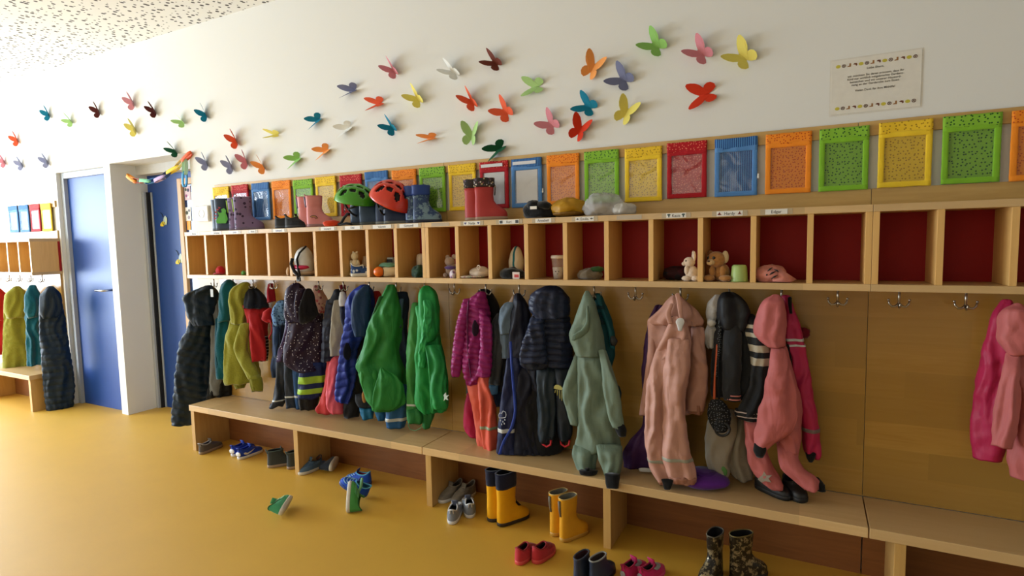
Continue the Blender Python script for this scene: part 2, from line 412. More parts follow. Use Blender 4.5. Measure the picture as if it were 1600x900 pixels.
def doors():
    Yb = .289
    d = struct('door_1', MB().box(-1.14, -.05, Yb, Yb+.05, 0, 2.3), BLUE, smooth=False, at=(-.6, Yb, 0))
    fr = MB(); fr.box(-1.138, -1.105, .232, .286, 0, 1.86).box(-1.09, -1.075, Yb-.012, Yb, 0, 1.86)
    emit('door_frame', fr, STEEL, d, smooth=False, bevel=.003)
    emit('seal', MB().box(-1.105, -1.09, .25, Yb, 0, 1.86), plain((18,18,20), .7), d, smooth=False)
    emit('reveal', MB().box(-1.14, -.115, .2, .286, 2.0, 2.075), plain((205,205,203), .8), d, smooth=False)
    wx = PY(279.5, 300, Yb-.02).x; zt = PY(283, 279, Yb-.02).z; WF = wood((216,176,128), (196,152,100), 2, rough=.45)
    v = MB(); v.box(wx, wx+.05, Yb-.035, Yb+.0, .25, zt).box(wx+.05, wx+.46, Yb-.035, Yb, zt-.05, zt).box(wx+.46, wx+.51, Yb-.035, Yb, .25, zt).box(wx+.05, wx+.46, Yb-.035, Yb, .25, .3)
    emit('window_frame', v, WF, d, smooth=False, bevel=.004)
    g = MB().box(wx+.05, wx+.46, Yb-.01, Yb-.004, .3, zt-.05)
    emit('glass_pane', g, plain((36,62,110), .12, .6), d, smooth=False)
    # things pinned in the door window
    def sheet(lab, px0, py0, px1, py1, m, cat='paper', name='paper_sheet', extra=None):
        a = PY(px0, py0, Yb-.02); b = PY(px1, py1, Yb-.02)
        th = thing(name, lab, cat, ((a.x+b.x)/2, Yb-.012, b.z), 'sheets pinned in the door window')
        emit('sheet', MB().box(a.x, b.x, Yb-.014, Yb-.011, b.z, a.z), m, th, smooth=False)
        if extra:
            for (fx, fz, rr, mm) in extra:
                q = MB(); q.lathe([(rr, 0), (rr, .002)], (0,0,0), 14)
                for i, p in enumerate(q.v): q.v[i] = Vector((a.x+(b.x-a.x)*fx+p.x, Yb-.0145-p.z*.5, b.z+(a.z-b.z)*fz+p.y))
                emit('printed_shape', q, mm, th, smooth=False)
    wh = plain((236,234,230), .7)
    sheet('white and pink patterned sheet in the door window, below the paper chain', 286.5, 291, 297, 312, plain((214,190,200), .7), extra=[(.3,.3,.012,plain((150,70,120),.7)),(.65,.7,.014,plain((70,60,90),.7)),(.6,.2,.01,plain((235,235,235),.7)),(.25,.75,.012,plain((60,90,60),.7))])
    sheet('white drawing sheet with grey print in the blue door window', 288, 324, 298, 345, wh, extra=[(.3,.6,.016,plain((60,70,60),.7)),(.6,.25,.014,plain((160,150,165),.7)),(.7,.75,.012,plain((120,120,130),.7))])
    sheet('plain orange sheet lowest in the blue door window', 290.5, 345, 297, 359, plain((240,160,20), .6))
    sheet('pale green sheet in the door window beside white drawing', 297, 300, 302, 345, plain((225,232,224), .7))
    # bee stickers
    for lab, bx, by in (('yellow bee sticker with pale wings, upper one on the blue door', 254.5, 348), ('yellow bee sticker with pale wings, lower one on the blue door', 278.5, 407)):
        p = PY(bx, by, Yb-.003); th = thing('bee_sticker', lab, 'sticker', p, 'bee stickers on the blue door')
        def disc(nm, du, dv, ru, rv, m, k, rot=0):
            q = MB(); pts = []
            for i in range(18):
                a = 2*PI*i/18; u, v = ru*math.cos(a), rv*math.sin(a); pts.append((du+u*math.cos(rot)-v*math.sin(rot), dv+u*math.sin(rot)+v*math.cos(rot)))
            q.prism(pts, .0015, lambda u, v, w: (p.x+u, p.y-.0005-w-k*.0012, p.z+v)); emit(nm, q, m, th, smooth=False)
        yl = plain((236,214,40), .5); pal = plain((190,214,214), .5); dk = plain((40,60,50), .5)
        disc('abdomen', 0, -.01, .026, .02, yl, 0, .4); disc('stripe', .006, -.008, .004, .018, dk, 1, .4)
        disc('wing', .03, .03, .014, .03, pal, 0, -.5); disc('wing', .05, .012, .012, .034, plain((214,226,190), .5), 1, -.2); disc('head', -.022, -.018, .012, .012, yl, 1)
        q = MB(); q.tube([(p.x+.01, p.y-.002, p.z+.045), (p.x+.0, p.y-.002, p.z+.07), (p.x-.02, p.y-.002, p.z+.085)], .0025, 5); emit('antenna', q, dk, th)
    # second blue door farther along the corridor
    d2 = struct('door_2', MB().box(DL0+.05, DL1-.05, .06, .11, 0, 2.01), BLUE, smooth=False, at=((DL0+DL1)/2, .06, 0))
    emit('door_frame', MB().box(DL0, DL0+.05, .03, .12, 0, 2.06).box(DL1-.05, DL1, .03, .12, 0, 2.06).box(DL0+.05, DL1-.05, .03, .12, 2.01, 2.06), STEEL, d2, smooth=False, bevel=.004)
    h = MB(); hx = DL1-.12
    h.tube([(hx, .06, 1.04), (hx, .0, 1.04), (hx-.012, -.012, 1.04), (hx-.12, -.012, 1.04)], .009, 8); emit('door_handle', h, metal((190,190,190)), d2)
doors()

# ---------------------------------------------------------------- coat rack: shelf of cubbies, hooks, bench
WD = wood((222,188,136), (206,168,112), 0, .35, .34)
WDV = wood((228,184,114), (212,164,94), 2, 0, .4)
WDP = wood((190,148,74), (172,128,56), 0, .105, .36, 2.)
RED = plain((150,14,12), .6, .3)
NICK = metal((176,172,164), .28)
WHITE = plain((226,224,218), .5)
INK = plain((38,40,48), .6)
DIV = [0.128, 0.327, 0.528, 0.725, 0.924, 1.118, 1.322, 1.523, 1.72, 1.917, 2.112, 2.308, 2.498, 2.697, 2.895, 3.092, 3.289, 3.492, 3.693, 3.892, 4.092]
ZS, ZT, DC = 1.1759, 1.4907, .2274
def text(txt, size, mat, parent, p, name='lettering', align='CENTER', bold=0.0, tilt=0):
    cu = bpy.data.curves.new('t', 'FONT'); cu.body = txt; cu.size = size; cu.align_x = align; cu.extrude = .0003; cu.offset = bold; cu.resolution_u = 3
    ob = bpy.data.objects.new('t', cu); C.objects.link(ob)
    bpy.context.view_layer.update()
    me = bpy.data.meshes.new_from_object(ob); bpy.data.objects.remove(ob); bpy.data.curves.remove(cu)
    off = Vector(p)-wloc(parent); ct, st = math.cos(tilt), math.sin(tilt)
    for v in me.vertices:
        x, y, z = v.co; x, y = x*ct-y*st, x*st+y*ct
        v.co = Vector((off.x+x, off.y-z, off.z+y))
    me.name = name; me.materials.clear(); me.materials.append(mat)
    o = bpy.data.objects.new(name, me); C.objects.link(o); o.parent = parent; return o
def hook_mb(x):
    m = MB(); y = -.11
    m.lathe([(.012, 0), (.012, -.004)], (x, y, ZS), 14)
    m.tube([(x, y, ZS), (x, y, 1.118)], .0042, 8)
    for s in (-1, 1):
        m.tube([(x, y, 1.124), (x+s*.010, y, 1.112), (x+s*.022, y, 1.111), (x+s*.030, y, 1.120), (x+s*.033, y, 1.134)], [.0042, .0042, .004, .0036, .003], 8)
        m.ell((x+s*.033, y, 1.136), (.0046, .0046, .0046), 8, 6)
    m.tube([(x, y, 1.120), (x, y-.014, 1.108), (x, y-.028, 1.112), (x, y-.032, 1.126)], [.004, .004, .0035, .003], 8)
    return m
NAMES = {0:('Emma',303.5,13),1:('Johanna',338.5,11),2:('Luisa',367,14),3:('Anna',395,10),4:('Edmund',436,18),6:('Leonard',512,20),7:('Dini',551,22),8:('Valentin',597,26),9:('Gustavell',639,26),
         11:('Nadja',737.5,27),12:('Karl',795.5,31),13:('Annabell',849,24),14:('Emilia',913.5,27),16:('Kasia',1056.5,27),17:('Hardy',1140,34),18:('Edgar',1213,28)}
def shelf(label, divs, group, nbase=None, x1=None):
    t = thing('cubby_shelf', label, 'shelf', ((divs[0]+divs[-1])/2, -.11, ZS), group)
    a, b = divs[0]-(0 if nbase else .011), divs[-1]-.001 if x1 is None else x1
    emit('top_board', MB().box(a, b, -DC, -.002, ZT-.026, ZT), WD, t, smooth=False, bevel=.0015)
    emit('bottom_board', MB().box(a, b, -DC, -.002, ZS, ZS+.026), WD, t, smooth=False, bevel=.0015)
    emit('back_panel', MB().box(a, b, -.022, -.004, ZS+.026, ZT-.026), RED, t, smooth=False)
    for i, x in enumerate(divs):
        if i == len(divs)-1 and x1 is None: x -= .0115
        elif i == 0 and nbase: x += .0105
        emit('divider', MB().box(x-.0105, x+.0105, -DC+.003, -.022, ZS+.026, ZT-.026), WDV, t, smooth=False, bevel=.001)
    for i in range(len(divs)-1):
        emit('coat_hook', hook_mb((divs[i]+divs[i+1])/2), NICK, t)
        n = None if nbase is None else nbase+i
        if n in NAMES:
            nm, px, w = NAMES[n]; py = 361-(px-289)*.0387+4.5
            p = PY(px, py, -DC); s = depth(p)/FOC; hw = w*.5*s/math.cos(YAW) if n > 10 else w*.62*s/math.cos(YAW)
            hw = min(hw, .072); z = ZT-.013
            hol = emit('label_holder', MB().box(p.x-hw-.018, p.x+hw+.018, -DC-.0012, -DC, z-.0105, z+.0105), plain((178,160,130), .2), t, smooth=False)
            lb = emit('name_label', MB().box(p.x-hw, p.x+hw, -DC-.0022, -DC-.0012, z-.0098, z+.0098), WHITE, t, smooth=False)
            text(nm, .0165, INK if n not in (2, 4) else plain((40,70,150), .6), lb, (p.x, -DC-.0024, z-.0055))
            def mark(poly, col):
                for s_ in (-1, 1):
                    q = MB(); q.prism(poly, .0006, lambda u, v, w_: (p.x+s_*(hw-.011)+u, -DC-.0022-w_, z+v)); emit('printed_mark', q, plain(col, .6), lb, smooth=False)
            if n == 17: mark([(-.009,-.005),(.009,-.005),(.004,-.002),(0,.008),(-.005,-.001)], (110,40,30))
            if n == 16: mark([(-.002,-.007),(.002,-.007),(.003,0),(.008,.004),(.003,.007),(-.004,.007),(-.008,.003),(-.003,0)], (60,80,80))
            if n == 11: mark([(0,-.006),(.007,.002),(.004,.006),(0,.003),(-.004,.006),(-.007,.002)], (50,60,120))
            if n == 12: mark([(-.008,-.007),(.008,-.007),(.008,.007),(-.008,.007)], (60,66,72))
            if n == 14: mark([(-.007,0),(.002,.005),(.001,.001),(.007,.002),(.007,-.001),(.001,-.001),(.002,-.004)], (60,60,60))
        elif n in (10, 15):
            px = 688 if n == 10 else 983; p = PY(px, 361-(px-289)*.0387+4.5, -DC)
            emit('label_holder', MB().box(p.x-.055, p.x+.055, -DC-.0012, -DC, ZT-.022, ZT-.004), plain((176,160,138), .2), t, smooth=False)
    return t
G_S = 'cubby shelf units in one row along the wall'
shelf('cubby shelf unit nearest the blue door with helmets and boots on top', DIV[:11], G_S, 0)
shelf('cubby shelf unit in the middle, with red boots and plastic bag on top', DIV[10:21], G_S, 10)
D3 = [DIV[20]+.2*i for i in range(6)]
shelf('cubby shelf unit at the end away from the doors, empty on top', D3, G_S, 20, D3[-1]+.0105)
XE = DL0-.03                                         # rack beyond the second door
D4 = [XE-.2*i for i in range(6)][::-1]
shelf('far cubby shelf unit beyond the second blue door', D4, G_S, None, D4[-1]+.0105)
def bench(label, x0, x1, sup, group):
    t = thing('bench', label, 'bench', ((x0+x1)/2, -.15, 0), group)
    emit('seat_board', MB().box(x0, x1, -.3083, -.02, .281, .32), WD, t, smooth=False, bevel=.002)
    emit('back_board', MB().box(x0+.001, x1, -.04, -.02, .0, .281), wood((140,88,46), (118,70,34), 0, 0, .4), t, smooth=False)
    for x in sup: emit('support', MB().box(x-.0175, x+.0175, -.2983, -.041, 0, .281), wood((204,164,98), (184,142,78), 2, 0, .42, x), t, smooth=False, bevel=.0015)
G_B = 'bench units in one row along the wall'
bench('low wooden bench unit nearest the blue door with coats reaching its seat', .165, 2.108, (.1835, 1.165), G_B)
bench('low wooden bench unit in the middle, above yellow rubber boots', 2.112, 4.10, (2.14, 3.11), G_B)
bench('low wooden bench unit at the end away from the blue door', 4.104, 5.1, (4.2, 5.08), G_B)
bench('far low wooden bench beyond the second blue door', D4[0], XE, (D4[0]+.03, XE-.03), G_B)
for i, (a, b) in enumerate(((.16, 2.11), (2.112, 4.10), (4.102, 5.1), (D4[0], XE))):
    struct('trim_%d' % (i+1), MB().box(a, b, -.018, 0, .321, ZS-.001), wood((190,148,74), (172,128,56), 0, .105, .2, 2.+i), smooth=False)
    struct('trim_%d' % (i+5), MB().box(a, b, -.012, 0, ZT+.001, 1.562), wood((206,168,100), (188,148,80), 0, 0, .4, i*3.), smooth=False)
for i, (a, b) in enumerate(((.16, 2.10), (2.102, 4.05), (4.052, 5.1), (D4[0], XE))):
    struct('trim_%d' % (i+9), MB().box(a, b, -.014, 0, 1.767, 1.8215), wood((208,170,104), (190,150,84), 0, 0, .42, i*5.), smooth=False, bevel=.001)
# ---------------------------------------------------------------- light and camera
def area(name, loc, rot, sx, sy_, e, col):
    l = bpy.data.lights.new(name, 'AREA'); l.shape = 'RECTANGLE'; l.size = sx; l.size_y = sy_; l.energy = e; l.color = col
    o = bpy.data.objects.new(name, l); C.objects.link(o); o.location = loc; o.rotation_euler = rot; return o
area('daylight', (-5.08, -2.47, 1.32), (0, -PI/2, 0), 2.3, 4.4, 600, (.74, .87, 1.0))
area('fill_rear', (.6, -5.08, 1.65), (PI/2, 0, 0), 4.8, 1.45, 36, (1, .86, .64))  # warm fill lamp added behind the viewer, not a known source
w = bpy.data.worlds.new('World'); bpy.context.scene.world = w; w.use_nodes = True
w.node_tree.nodes['Background'].inputs[0].default_value = (.75,.85,1,1); w.node_tree.nodes['Background'].inputs[1].default_value = .3
cd = bpy.data.cameras.new('Camera'); co = bpy.data.objects.new('Camera', cd); C.objects.link(co)
cd.sensor_width = 36; cd.lens = FOC/1600*36; cd.clip_start = .05
co.matrix_world = Matrix(((RT.x, UP.x, -FW.x, CAM.x), (RT.y, UP.y, -FW.y, CAM.y), (RT.z, UP.z, -FW.z, CAM.z), (0,0,0,1)))
S = bpy.context.scene; S.camera = co
vs = S.view_settings; S.display_settings.display_device = 'sRGB'; vs.view_transform = 'Standard'; vs.look = 'None'; vs.exposure = -.08; vs.gamma = 1; vs.use_curve_mapping = False
# ---------------------------------------------------------------- fabric wall pockets on the rail
PC = {'yellow':((238,200,45), dots((236,196,48),(170,128,30),75,.2)), 'red':((172,20,30), dots((176,22,32),(224,120,96),80,.2)),
      'blue':((84,134,192), stripes((78,132,190),(24,62,126),.0085,.45)), 'orange':((243,142,34), dots((242,142,38),(196,74,24),85,.22)),
      'green':((128,184,44), dots((134,186,56),(36,84,36),72,.2))}
ORD = ['first','second','third','fourth','fifth','sixth','seventh','eighth']
def pocket(i, col, x0, z1, group='fabric pockets hanging in a row from the wooden rail'):
    rgb, pat = PC[col]; w, h = .171, .246; cnt = pocket.n.get(col, 0); pocket.n[col] = cnt+1
    lab = '%s fabric wall pocket with clear window, %s %s one from the blue door' % (col, ORD[cnt], col)
    if i == 11: lab = 'red fabric wall pocket holding a white sheet, behind tall red boots'
    if i == 12: lab = 'blue striped wall pocket holding a white sheet under clear window'
    rn = random.Random(i*7+3); z1 += rn.uniform(-.004, .004); x0 += rn.uniform(-.002, .002); z0 = z1-h
    t = thing('fabric_pocket', lab, 'wall pocket', (x0+w/2, -.02, z0), group); Yf = -.0155
    # back: gently waving cloth
    def sheet(xa, xb, za, zb, y, th, amp, nx=14, nz=12, sd=0):
        m = MB(); vs = []
        for s in (0, 1):
            for iz in range(nz+1):
                for ix in range(nx+1):
                    u, v = ix/nx, iz/nz; x = xa+(xb-xa)*u; z = za+(zb-za)*v
                    d = amp*noise.noise(Vector((x*14+i*5, z*11, sd)))
                    e = .0025*noise.noise(Vector((i*9, z*22, 5 if u < .5 else 8))) if ix in (0, nx) else 0
                    e2 = .0025*noise.noise(Vector((x*26, i*4, 2))) if iz in (0, nz) else 0
                    vs.append((x+e, min(-.0145, y+d)-(th if s else 0), z+e2))
        q = (nx+1)*(nz+1); fs = []
        for iz in range(nz):
            for ix in range(nx):
                a = iz*(nx+1)+ix; fs.append((a, a+nx+1, a+nx+2, a+1)); fs.append((q+a, q+a+1, q+a+nx+2, q+a+nx+1))
        for ix in range(nx):
            a, b = ix, nz*(nx+1)+ix; fs += [(a, a+1, q+a+1, q+a), (b, q+b, q+b+1, b+1)]
        for iz in range(nz):
            a, b = iz*(nx+1), iz*(nx+1)+nx; fs += [(a, q+a, q+a+nx+1, a+nx+1), (b, b+nx+1, q+b+nx+1, q+b)]
        return m.add(vs, fs)
    emit('backing', sheet(x0+.004, x0+w-.004, z0+.004, z1-.03, Yf-.001, .002, .002), pat, t)
    emit('header', sheet(x0, x0+w, z1-.044, z1, Yf-.005, .005, .0045, 16, 6, 3), pat, t)
    bw = .021; zt = z1-.04; b = cloth(rgb, .8)
    m = MB(); nseg = 14
    def bar(p, q):                       # puffy hem with puckered stitches
        p, q = Vector(p), Vector(q); d = (q-p).normalized(); nn = Vector((d.z, 0, -d.x)); rings = []
        for k in range(nseg+1):
            c = p.lerp(q, k/nseg); pk = .0012*noise.noise(Vector((c.x*60, i, c.z*60)))
            rings.append([c+nn*(bw/2+pk)*a_+Vector((0, -b_*(.0052+pk), 0)) for a_, b_ in ((-1,0),(-1,.7),(-.6,1),(.6,1),(1,.7),(1,0))])
        m.loft(rings)
    yb = Yf-.0045
    bar((x0+bw/2, yb, z0), (x0+bw/2, yb, zt)); bar((x0+w-bw/2, yb, zt), (x0+w-bw/2, yb, z0)); bar((x0+w, yb-.0005, z0+bw/2), (x0, yb-.0005, z0+bw/2)); bar((x0, yb-.0005, zt-.007), (x0+w, yb-.0005, zt-.007))
    emit('border', m, b, t)
    if i in (11, 12):
        emit('paper_insert', MB().box(x0+.026, x0+w-.026, Yf-.0058, Yf-.005, z0+.024, zt-.018), plain((222,222,222), .7), t, smooth=False)
        emit('name_strip', MB().box(x0+.012, x0+w-.03, Yf-.0162, Yf-.0152, z1-.03, z1-.014), plain((216,216,220), .5), t, smooth=False)
    v = MB(); v.box(x0+bw*.8, x0+w-bw*.8, Yf-.0085, Yf-.0078, z0+bw*.8, zt-.014)
    emit('clear_window', v, vinyl(), t, smooth=False)
    if i in (10, 12, 17): emit('fabric_tag', MB().box(x0+w-.002, x0+w+.006, Yf-.008, Yf-.0065, z0+.07, z0+.09), WHITE, t, smooth=False)
    return t
pocket.n = {}
SEQ = ['yellow','red','blue','orange','green']
for i in range(21): pocket(i, SEQ[i % 5], DIV[i]+.025, 1.8045)
for i, col in ((21,'green'), (22,'orange'), (23,'yellow')): pocket(i, col, DIV[20]+.2*(i-20)+.025, 1.806)
for i, col in ((0,'blue'), (1,'blue'), (2,'red'), (3,'yellow')):
    x0 = XE-.82+.2*i
    rgb, pat = PC[col]
    t = pocket(40+i, col, x0, 1.806, 'fabric pockets above the far rack')
    t['label'] = ['blue fabric pocket above the far rack, farthest from the second door','blue fabric pocket above the far rack, beside the red one','red fabric pocket above the far rack beyond the second door','yellow fabric pocket above the far rack, closest to second door'][i]

# ---------------------------------------------------------------- paper butterflies
WING = [(0,.018),(.004,.026),(.012,.038),(.026,.054),(.042,.064),(.055,.067),(.062,.061),(.061,.046),(.055,.028),(.045,.013),(.035,.005),(.029,.0),(.039,-.005),(.046,-.017),(.045,-.031),(.035,-.044),(.021,-.047),(.010,-.036),(.004,-.025),(0,-.018)]
PAPER = {'pale pink':(214,150,158),'pink':(206,130,140),'brown':(110,52,38),'dark brown':(88,34,30),'yellow':(224,210,104),'pale yellow':(226,214,120),'light green':(168,204,132),'green':(140,190,100),
         'teal':(12,120,148),'dark green':(20,84,54),'orange-red':(222,94,58),'orange':(236,156,84),'lilac-grey':(148,152,180),'slate':(112,116,146),'white':(226,226,220),'red':(206,54,24)}
BF = [(209,162,'pale pink',60,48,'high above the doorway, topmost there'),(243,175,'dark brown',65,52,'above the doorway'),(212,203,'pale yellow',60,50,'above the doorway'),(286,191,'light green',85,50,'above the doorway'),
 (322,180,'teal',65,48,'high up beside the doorway corner'),(275.5,237,'dark green',80,52,'at the edge of the doorway top'),(370,221,'orange-red',62,48,'above the small white plate and boots'),(323.5,256,'lilac-grey',60,50,'closest to the doorway corner'),
 (362.6,261,'lilac-grey',58,48,'just above the first pockets'),(385.7,253,'pink',55,50,'low on the wall, between lilac and orange ones'),(412,261,'orange',70,50,'just above the first orange pocket'),(431,210.7,'yellow',85,55,'alone above the first green pocket'),
 (464.5,249,'green',112,42,'low on the wall near the green pocket'),(509,235.6,'orange',112,44,'with one wing pointing straight down'),(496.7,188,'teal',112,44,'with dark upper wings, left of a white one'),(551,142,'slate',100,52,'standing high and alone, wings half folded'),
 (543,201,'white',110,46,'between two teal ones'),(592,162,'orange-red',95,46,'beside the slate one, wings spread flat'),(613,200,'teal',55,44,'directly below the orange-red one'),(615.6,111,'pink',50,48,'high up, between slate and white ones'),
 (709,114,'white',62,50,'high on the wall, left of brown one'),(774,99,'brown',52,50,'high on the wall, beside the white one'),(653,155,'yellow',52,48,'in the middle between pink and teal ones'),(738,160,'orange-red',47,46,'left one of the two near the brown one'),
 (790,175,'orange-red',45,36,'larger, nearer the light green ones'),(674,216,'orange',95,58,'with folded wings just above the pocket rail'),(737,212,'light green',2,34,'upright, wings opened like a V'),(780,233,'dark green',118,50,'touching the pocket rail'),
 (837,136,'light green',88,40,'with a pale lower wing, below brown one'),(926,107,'orange',-32,34,'high up, head tilted away from doorway'),(974,125,'slate',52,36,'high up beside the orange one'),(919,167,'teal',58,36,'directly above the red one'),
 (861,195,'pink',45,34,'beside the red one above orange pocket'),(906,204,'red',-30,36,'low, just above the pocket rail'),(978,177,'yellow',-32,34,'below the slate one'),(1025,72,'green',48,36,'topmost of all on the wall'),
 (1096,84,'pink',45,36,'at the upper end of the swarm'),(1161,90,'yellow',47,34,'last one, nearest the printed notice'),(1101,148,'red',98,30,'below the big pink one'),
 (155,175,'dark brown',60,48,'above the second blue door'),(112,190,'light green',80,48,'above the second blue door'),(77,180,'teal',60,46,'beyond the second blue door'),(28,220,'orange-red',60,46,'above the far rack'),
 (35,258,'lilac-grey',60,46,'low above the far rack'),(75,254,'lilac-grey',60,48,'above the far rack, beside second door'),(8,254,'pink',60,48,'above the far rack')]
for k, (px, py, col, phi, dih, where) in enumerate(BF):
    c = PY(px, py, 0); rn = random.Random(k); m = cloth(PAPER[col], .8, var=.04, sheen=0, bump=.05)
    t = thing('paper_butterfly', '%s paper butterfly %s' % (col, where), 'butterfly decoration', (c.x, -.0006, c.z), 'paper butterflies stuck on the white wall')
    sz = 1.05*rn.uniform(.95, 1.06)
    if px < 425 and phi < 95: phi -= 34
    elif px < 760 and phi < 70: phi -= 10
    f = math.radians(phi)
    for s in (1, -1):
        d = math.radians(dih+rn.uniform(-6, 6)); mb = MB(); vs = []; n = len(WING)
        for th in (0, .0006):
            for u, v in WING:
                # wing curls outward a little towards its tip
                uu = u*sz; vv = v*sz; dd = d*(.98 if px < 760 else .85)+uu*1.6
                lu, lw = s*(uu*math.cos(dd)), uu*math.sin(dd)*(.9)+th+.0
                vs.append((lu*math.cos(f)-vv*math.sin(f), -lw, lu*math.sin(f)+vv*math.cos(f)))
        fs = [list(range(n)), list(range(n, 2*n))[::-1]]+[(i, (i+1) % n, n+(i+1) % n, n+i) for i in range(n)]
        emit('wing', mb.add(vs, fs), m, t, local=True, smooth=False)
    q = MB(); q.tube([(-v*math.sin(f), -.0012, v*math.cos(f)) for v in (-.02, 0, .024)], [.0012, .0022, .0012], 6); emit('fold', q, m, t, local=True)

# ---------------------------------------------------------------- printed notice
def notice():
    x0, x1, z0, z1 = 3.955, 4.250, 1.862, 2.070
    t = thing('notice_sheet', 'laminated white notice with printed text and rows of small pictures', 'notice', ((x0+x1)/2, 0, z0))
    emit('sheet', MB().box(x0, x1, -.0022, -.0008, z0, z1), plain((226,222,212), .35), t, smooth=False)
    emit('laminate_edge', MB().box(x0-.006, x1+.006, -.0007, -.0003, z0-.006, z1+.006), plain((222,218,208), .2), t, smooth=False)
    cx = (x0+x1)/2; ink = plain((70,66,58), .7)
    for s, z, sz in (('Liebe Eltern,', 2.024, .0112), ('wir möchten Sie daran erinnern, dass Ihr', 2.000, .0112), ('Kind nur wirklich mitgebrachte Gardero-', 1.9885, .0112), ('bensachen und wir unserer Hausord-', 1.977, .0112),
                     ('nung an der Garderobe zum Essen', 1.9655, .0112), ('Vielen Dank für Ihre Mithilfe!', 1.943, .0112)):
        text(s, sz, ink, t, (cx, -.0024, z), bold=.00008)
    kinds = [((196,184,60), [(.0075*math.cos(a)*1.1, .0065*math.sin(a)) for a in [2*PI*i/14 for i in range(14)]]), ((84,50,36), None),
             ((150,104,56), [(-.001,.007),(.005,.007),(.005,-.006),(-.008,-.006),(-.007,-.003),(-.001,-.001)]), ((104,58,36), [(-.008,.002),(-.002,.006),(.006,.005),(.007,-.003),(.003,-.006),(.001,-.001)])]
    for z in (2.047, 1.884):
        for i in range(14):
            rgb, poly = kinds[i % 4]; x = x0+.022+i*.0194; q = MB(); m = plain(rgb, .6)
            if poly: q.prism(poly, .0004, lambda u, v, w: (x+u, -.0022-w, z+v))
            else:
                q.tube([(x+.006*math.cos(a), -.0024, z+.0055*math.sin(a)) for a in [2*PI*j/16 for j in range(16)]], .0011, 5, closed=True)
                q.tube([(x-.004, -.0024, z-.003), (x+.004, -.0024, z+.003)], .001, 5).tube([(x-.003, -.0024, z+.004), (x+.003, -.0024, z-.004)], .001, 5)
            emit('printed_picture', q, m, t, smooth=False)
notice()
# ---------------------------------------------------------------- paper chain across the doorway
def garland():
    Y = -.02; an = PY(297, 239, -.004)
    t = thing('paper_chain', 'colourful paper chain garland slung across the doorway corner', 'garland', an)
    def link(a, b, rgb, open_):
        a, b = PY(*a, Y), PY(*b, Y); d = b-a; L = d.length/2+.006; d.normalize(); c = (a+b)/2
        side = Vector((0, 1, 0)); inp = d.cross(side).normalized()
        br, wd = (inp, side) if open_ else (side, inp)
        m = MB(); rings = []
        for k in range(28):
            th = 2*PI*k/28; co_, si = math.cos(th), math.sin(th)
            e = d*(math.copysign(abs(co_)**.8, co_)*L)+br*(math.copysign(abs(si)**.8, si)*.015); nn = (d*co_+br*si).normalized()
            rings.append([c+e+wd*(w_*.0135)+nn*(h_*.0008) for w_, h_ in ((-1,-1),(1,-1),(1,1),(-1,1))])
        m.loft(rings, loop=True); emit('link', m, plain(rgb, .7), t)
    for a, b, rgb, o in [((298,239),(285,253),(226,92,40),False),((288,249),(274,264),(236,216,150),True),((279,261),(261,271),(240,206,40),False),((264,269),(252,279),(40,70,120),True),
                         ((257,276),(242,283),(196,170,216),False),((245,280),(230,286),(40,110,180),True),((234,283),(219,282),(130,206,160),False),((221,284),(208,281),(214,90,90),True),((212,284),(199,274),(240,160,50),False),
                         ((289,249),(289,272),(190,226,190),True),((288.5,269),(288.5,291),(24,130,176),False)]: link(a, b, rgb, o)
    emit('pin', MB().ell(an+Vector((.010, .0, 0)), (.008,.009,.008), 10, 8), plain((30,30,32), .4), t)
garland()
def plate():
    a, b = PY(308.5, 322, 0), PY(329.5, 346, 0); x0, x1 = a.x, b.x; z1, z0 = a.z-.002, b.z; cx, cz = (x0+x1)/2, (z0+z1)/2
    t = thing('wall_plate', 'small white square plate on the wall beside the first boots', 'wall plate', (cx, 0, z0))
    emit('plate_body', MB().box(x0, x1, -.02, 0, z0, z1), plain((228,226,222), .5), t, smooth=False, bevel=.006)
    q = MB(); q.tube([(cx+.03*math.cos(i*PI/8), -.0205, cz+.03*math.sin(i*PI/8)) for i in range(16)], .0016, 5, closed=True)
    emit('relief_ring', q, plain((206,202,198), .5), t)
plate()
# ---------------------------------------------------------------- garments on the hooks
HK = [329,360,391,423,457.5,493.6,531,571.6,614,658.5,705,756,808,863.5,926,992,1062,1138,1220,1309]
YH = -.11
def G(label, cat, name, hook, y, Y, loopmat=None, gx=None):
    t = garment(name, label, cat, HK[hook] if gx is None else gx, y, Y)
    if loopmat: loop(t, HK[hook], YH, y+4, loopmat)
    return t
BLK = shell((20,21,25), .55); BLKC = cloth((24,24,27), .9); REF = plain((196,200,198), .35); NAVY = shell((26,32,54), .5); RIBB = cloth((16,16,18), .95)
# 1 dark long puffer coat
PUF = shell((14,34,52), .46); LIN = shell((120,124,126), .55)
t = G('long dark teal-navy quilted coat with hood, hanging nearest the blue door', 'coat', 'quilted_coat', 0, 448, -.13, BLK)
drape('body', t, [(497,299,330),(512,295,334),(533,284,333),(560,280,330),(590,277,328),(620,274,325),(645,271.5,322),(661,272,321)], -.17, .075, PUF, .010, .006, .011, .055, .35, kx=16, ymax=-.03)
drape('hood', t, [(447,320,331),(452,306,336),(459,292,338),(465,289,338.5),(474,292,338),(486,294,336),(498,299,333),(507,305,332)], -.17, .085, PUF, .012, .006, .008, .06, .5, kx=18)
drape('lining', t, [(470,333,341),(500,331,345),(540,330,346),(580,329,347),(618,328,342)], -.11, .03, LIN, .007, .004)
emit('size_label', MB().box(*[v for a, b in zip(PY(328.5,452,-.21), PY(334,464,-.206)) for v in sorted((a, b))]), plain((190,196,200), .6), t, smooth=False)
t = G('black padded coat mostly hidden behind the long navy coat', 'coat', 'padded_coat', 0, 470, -.07, None, 340)
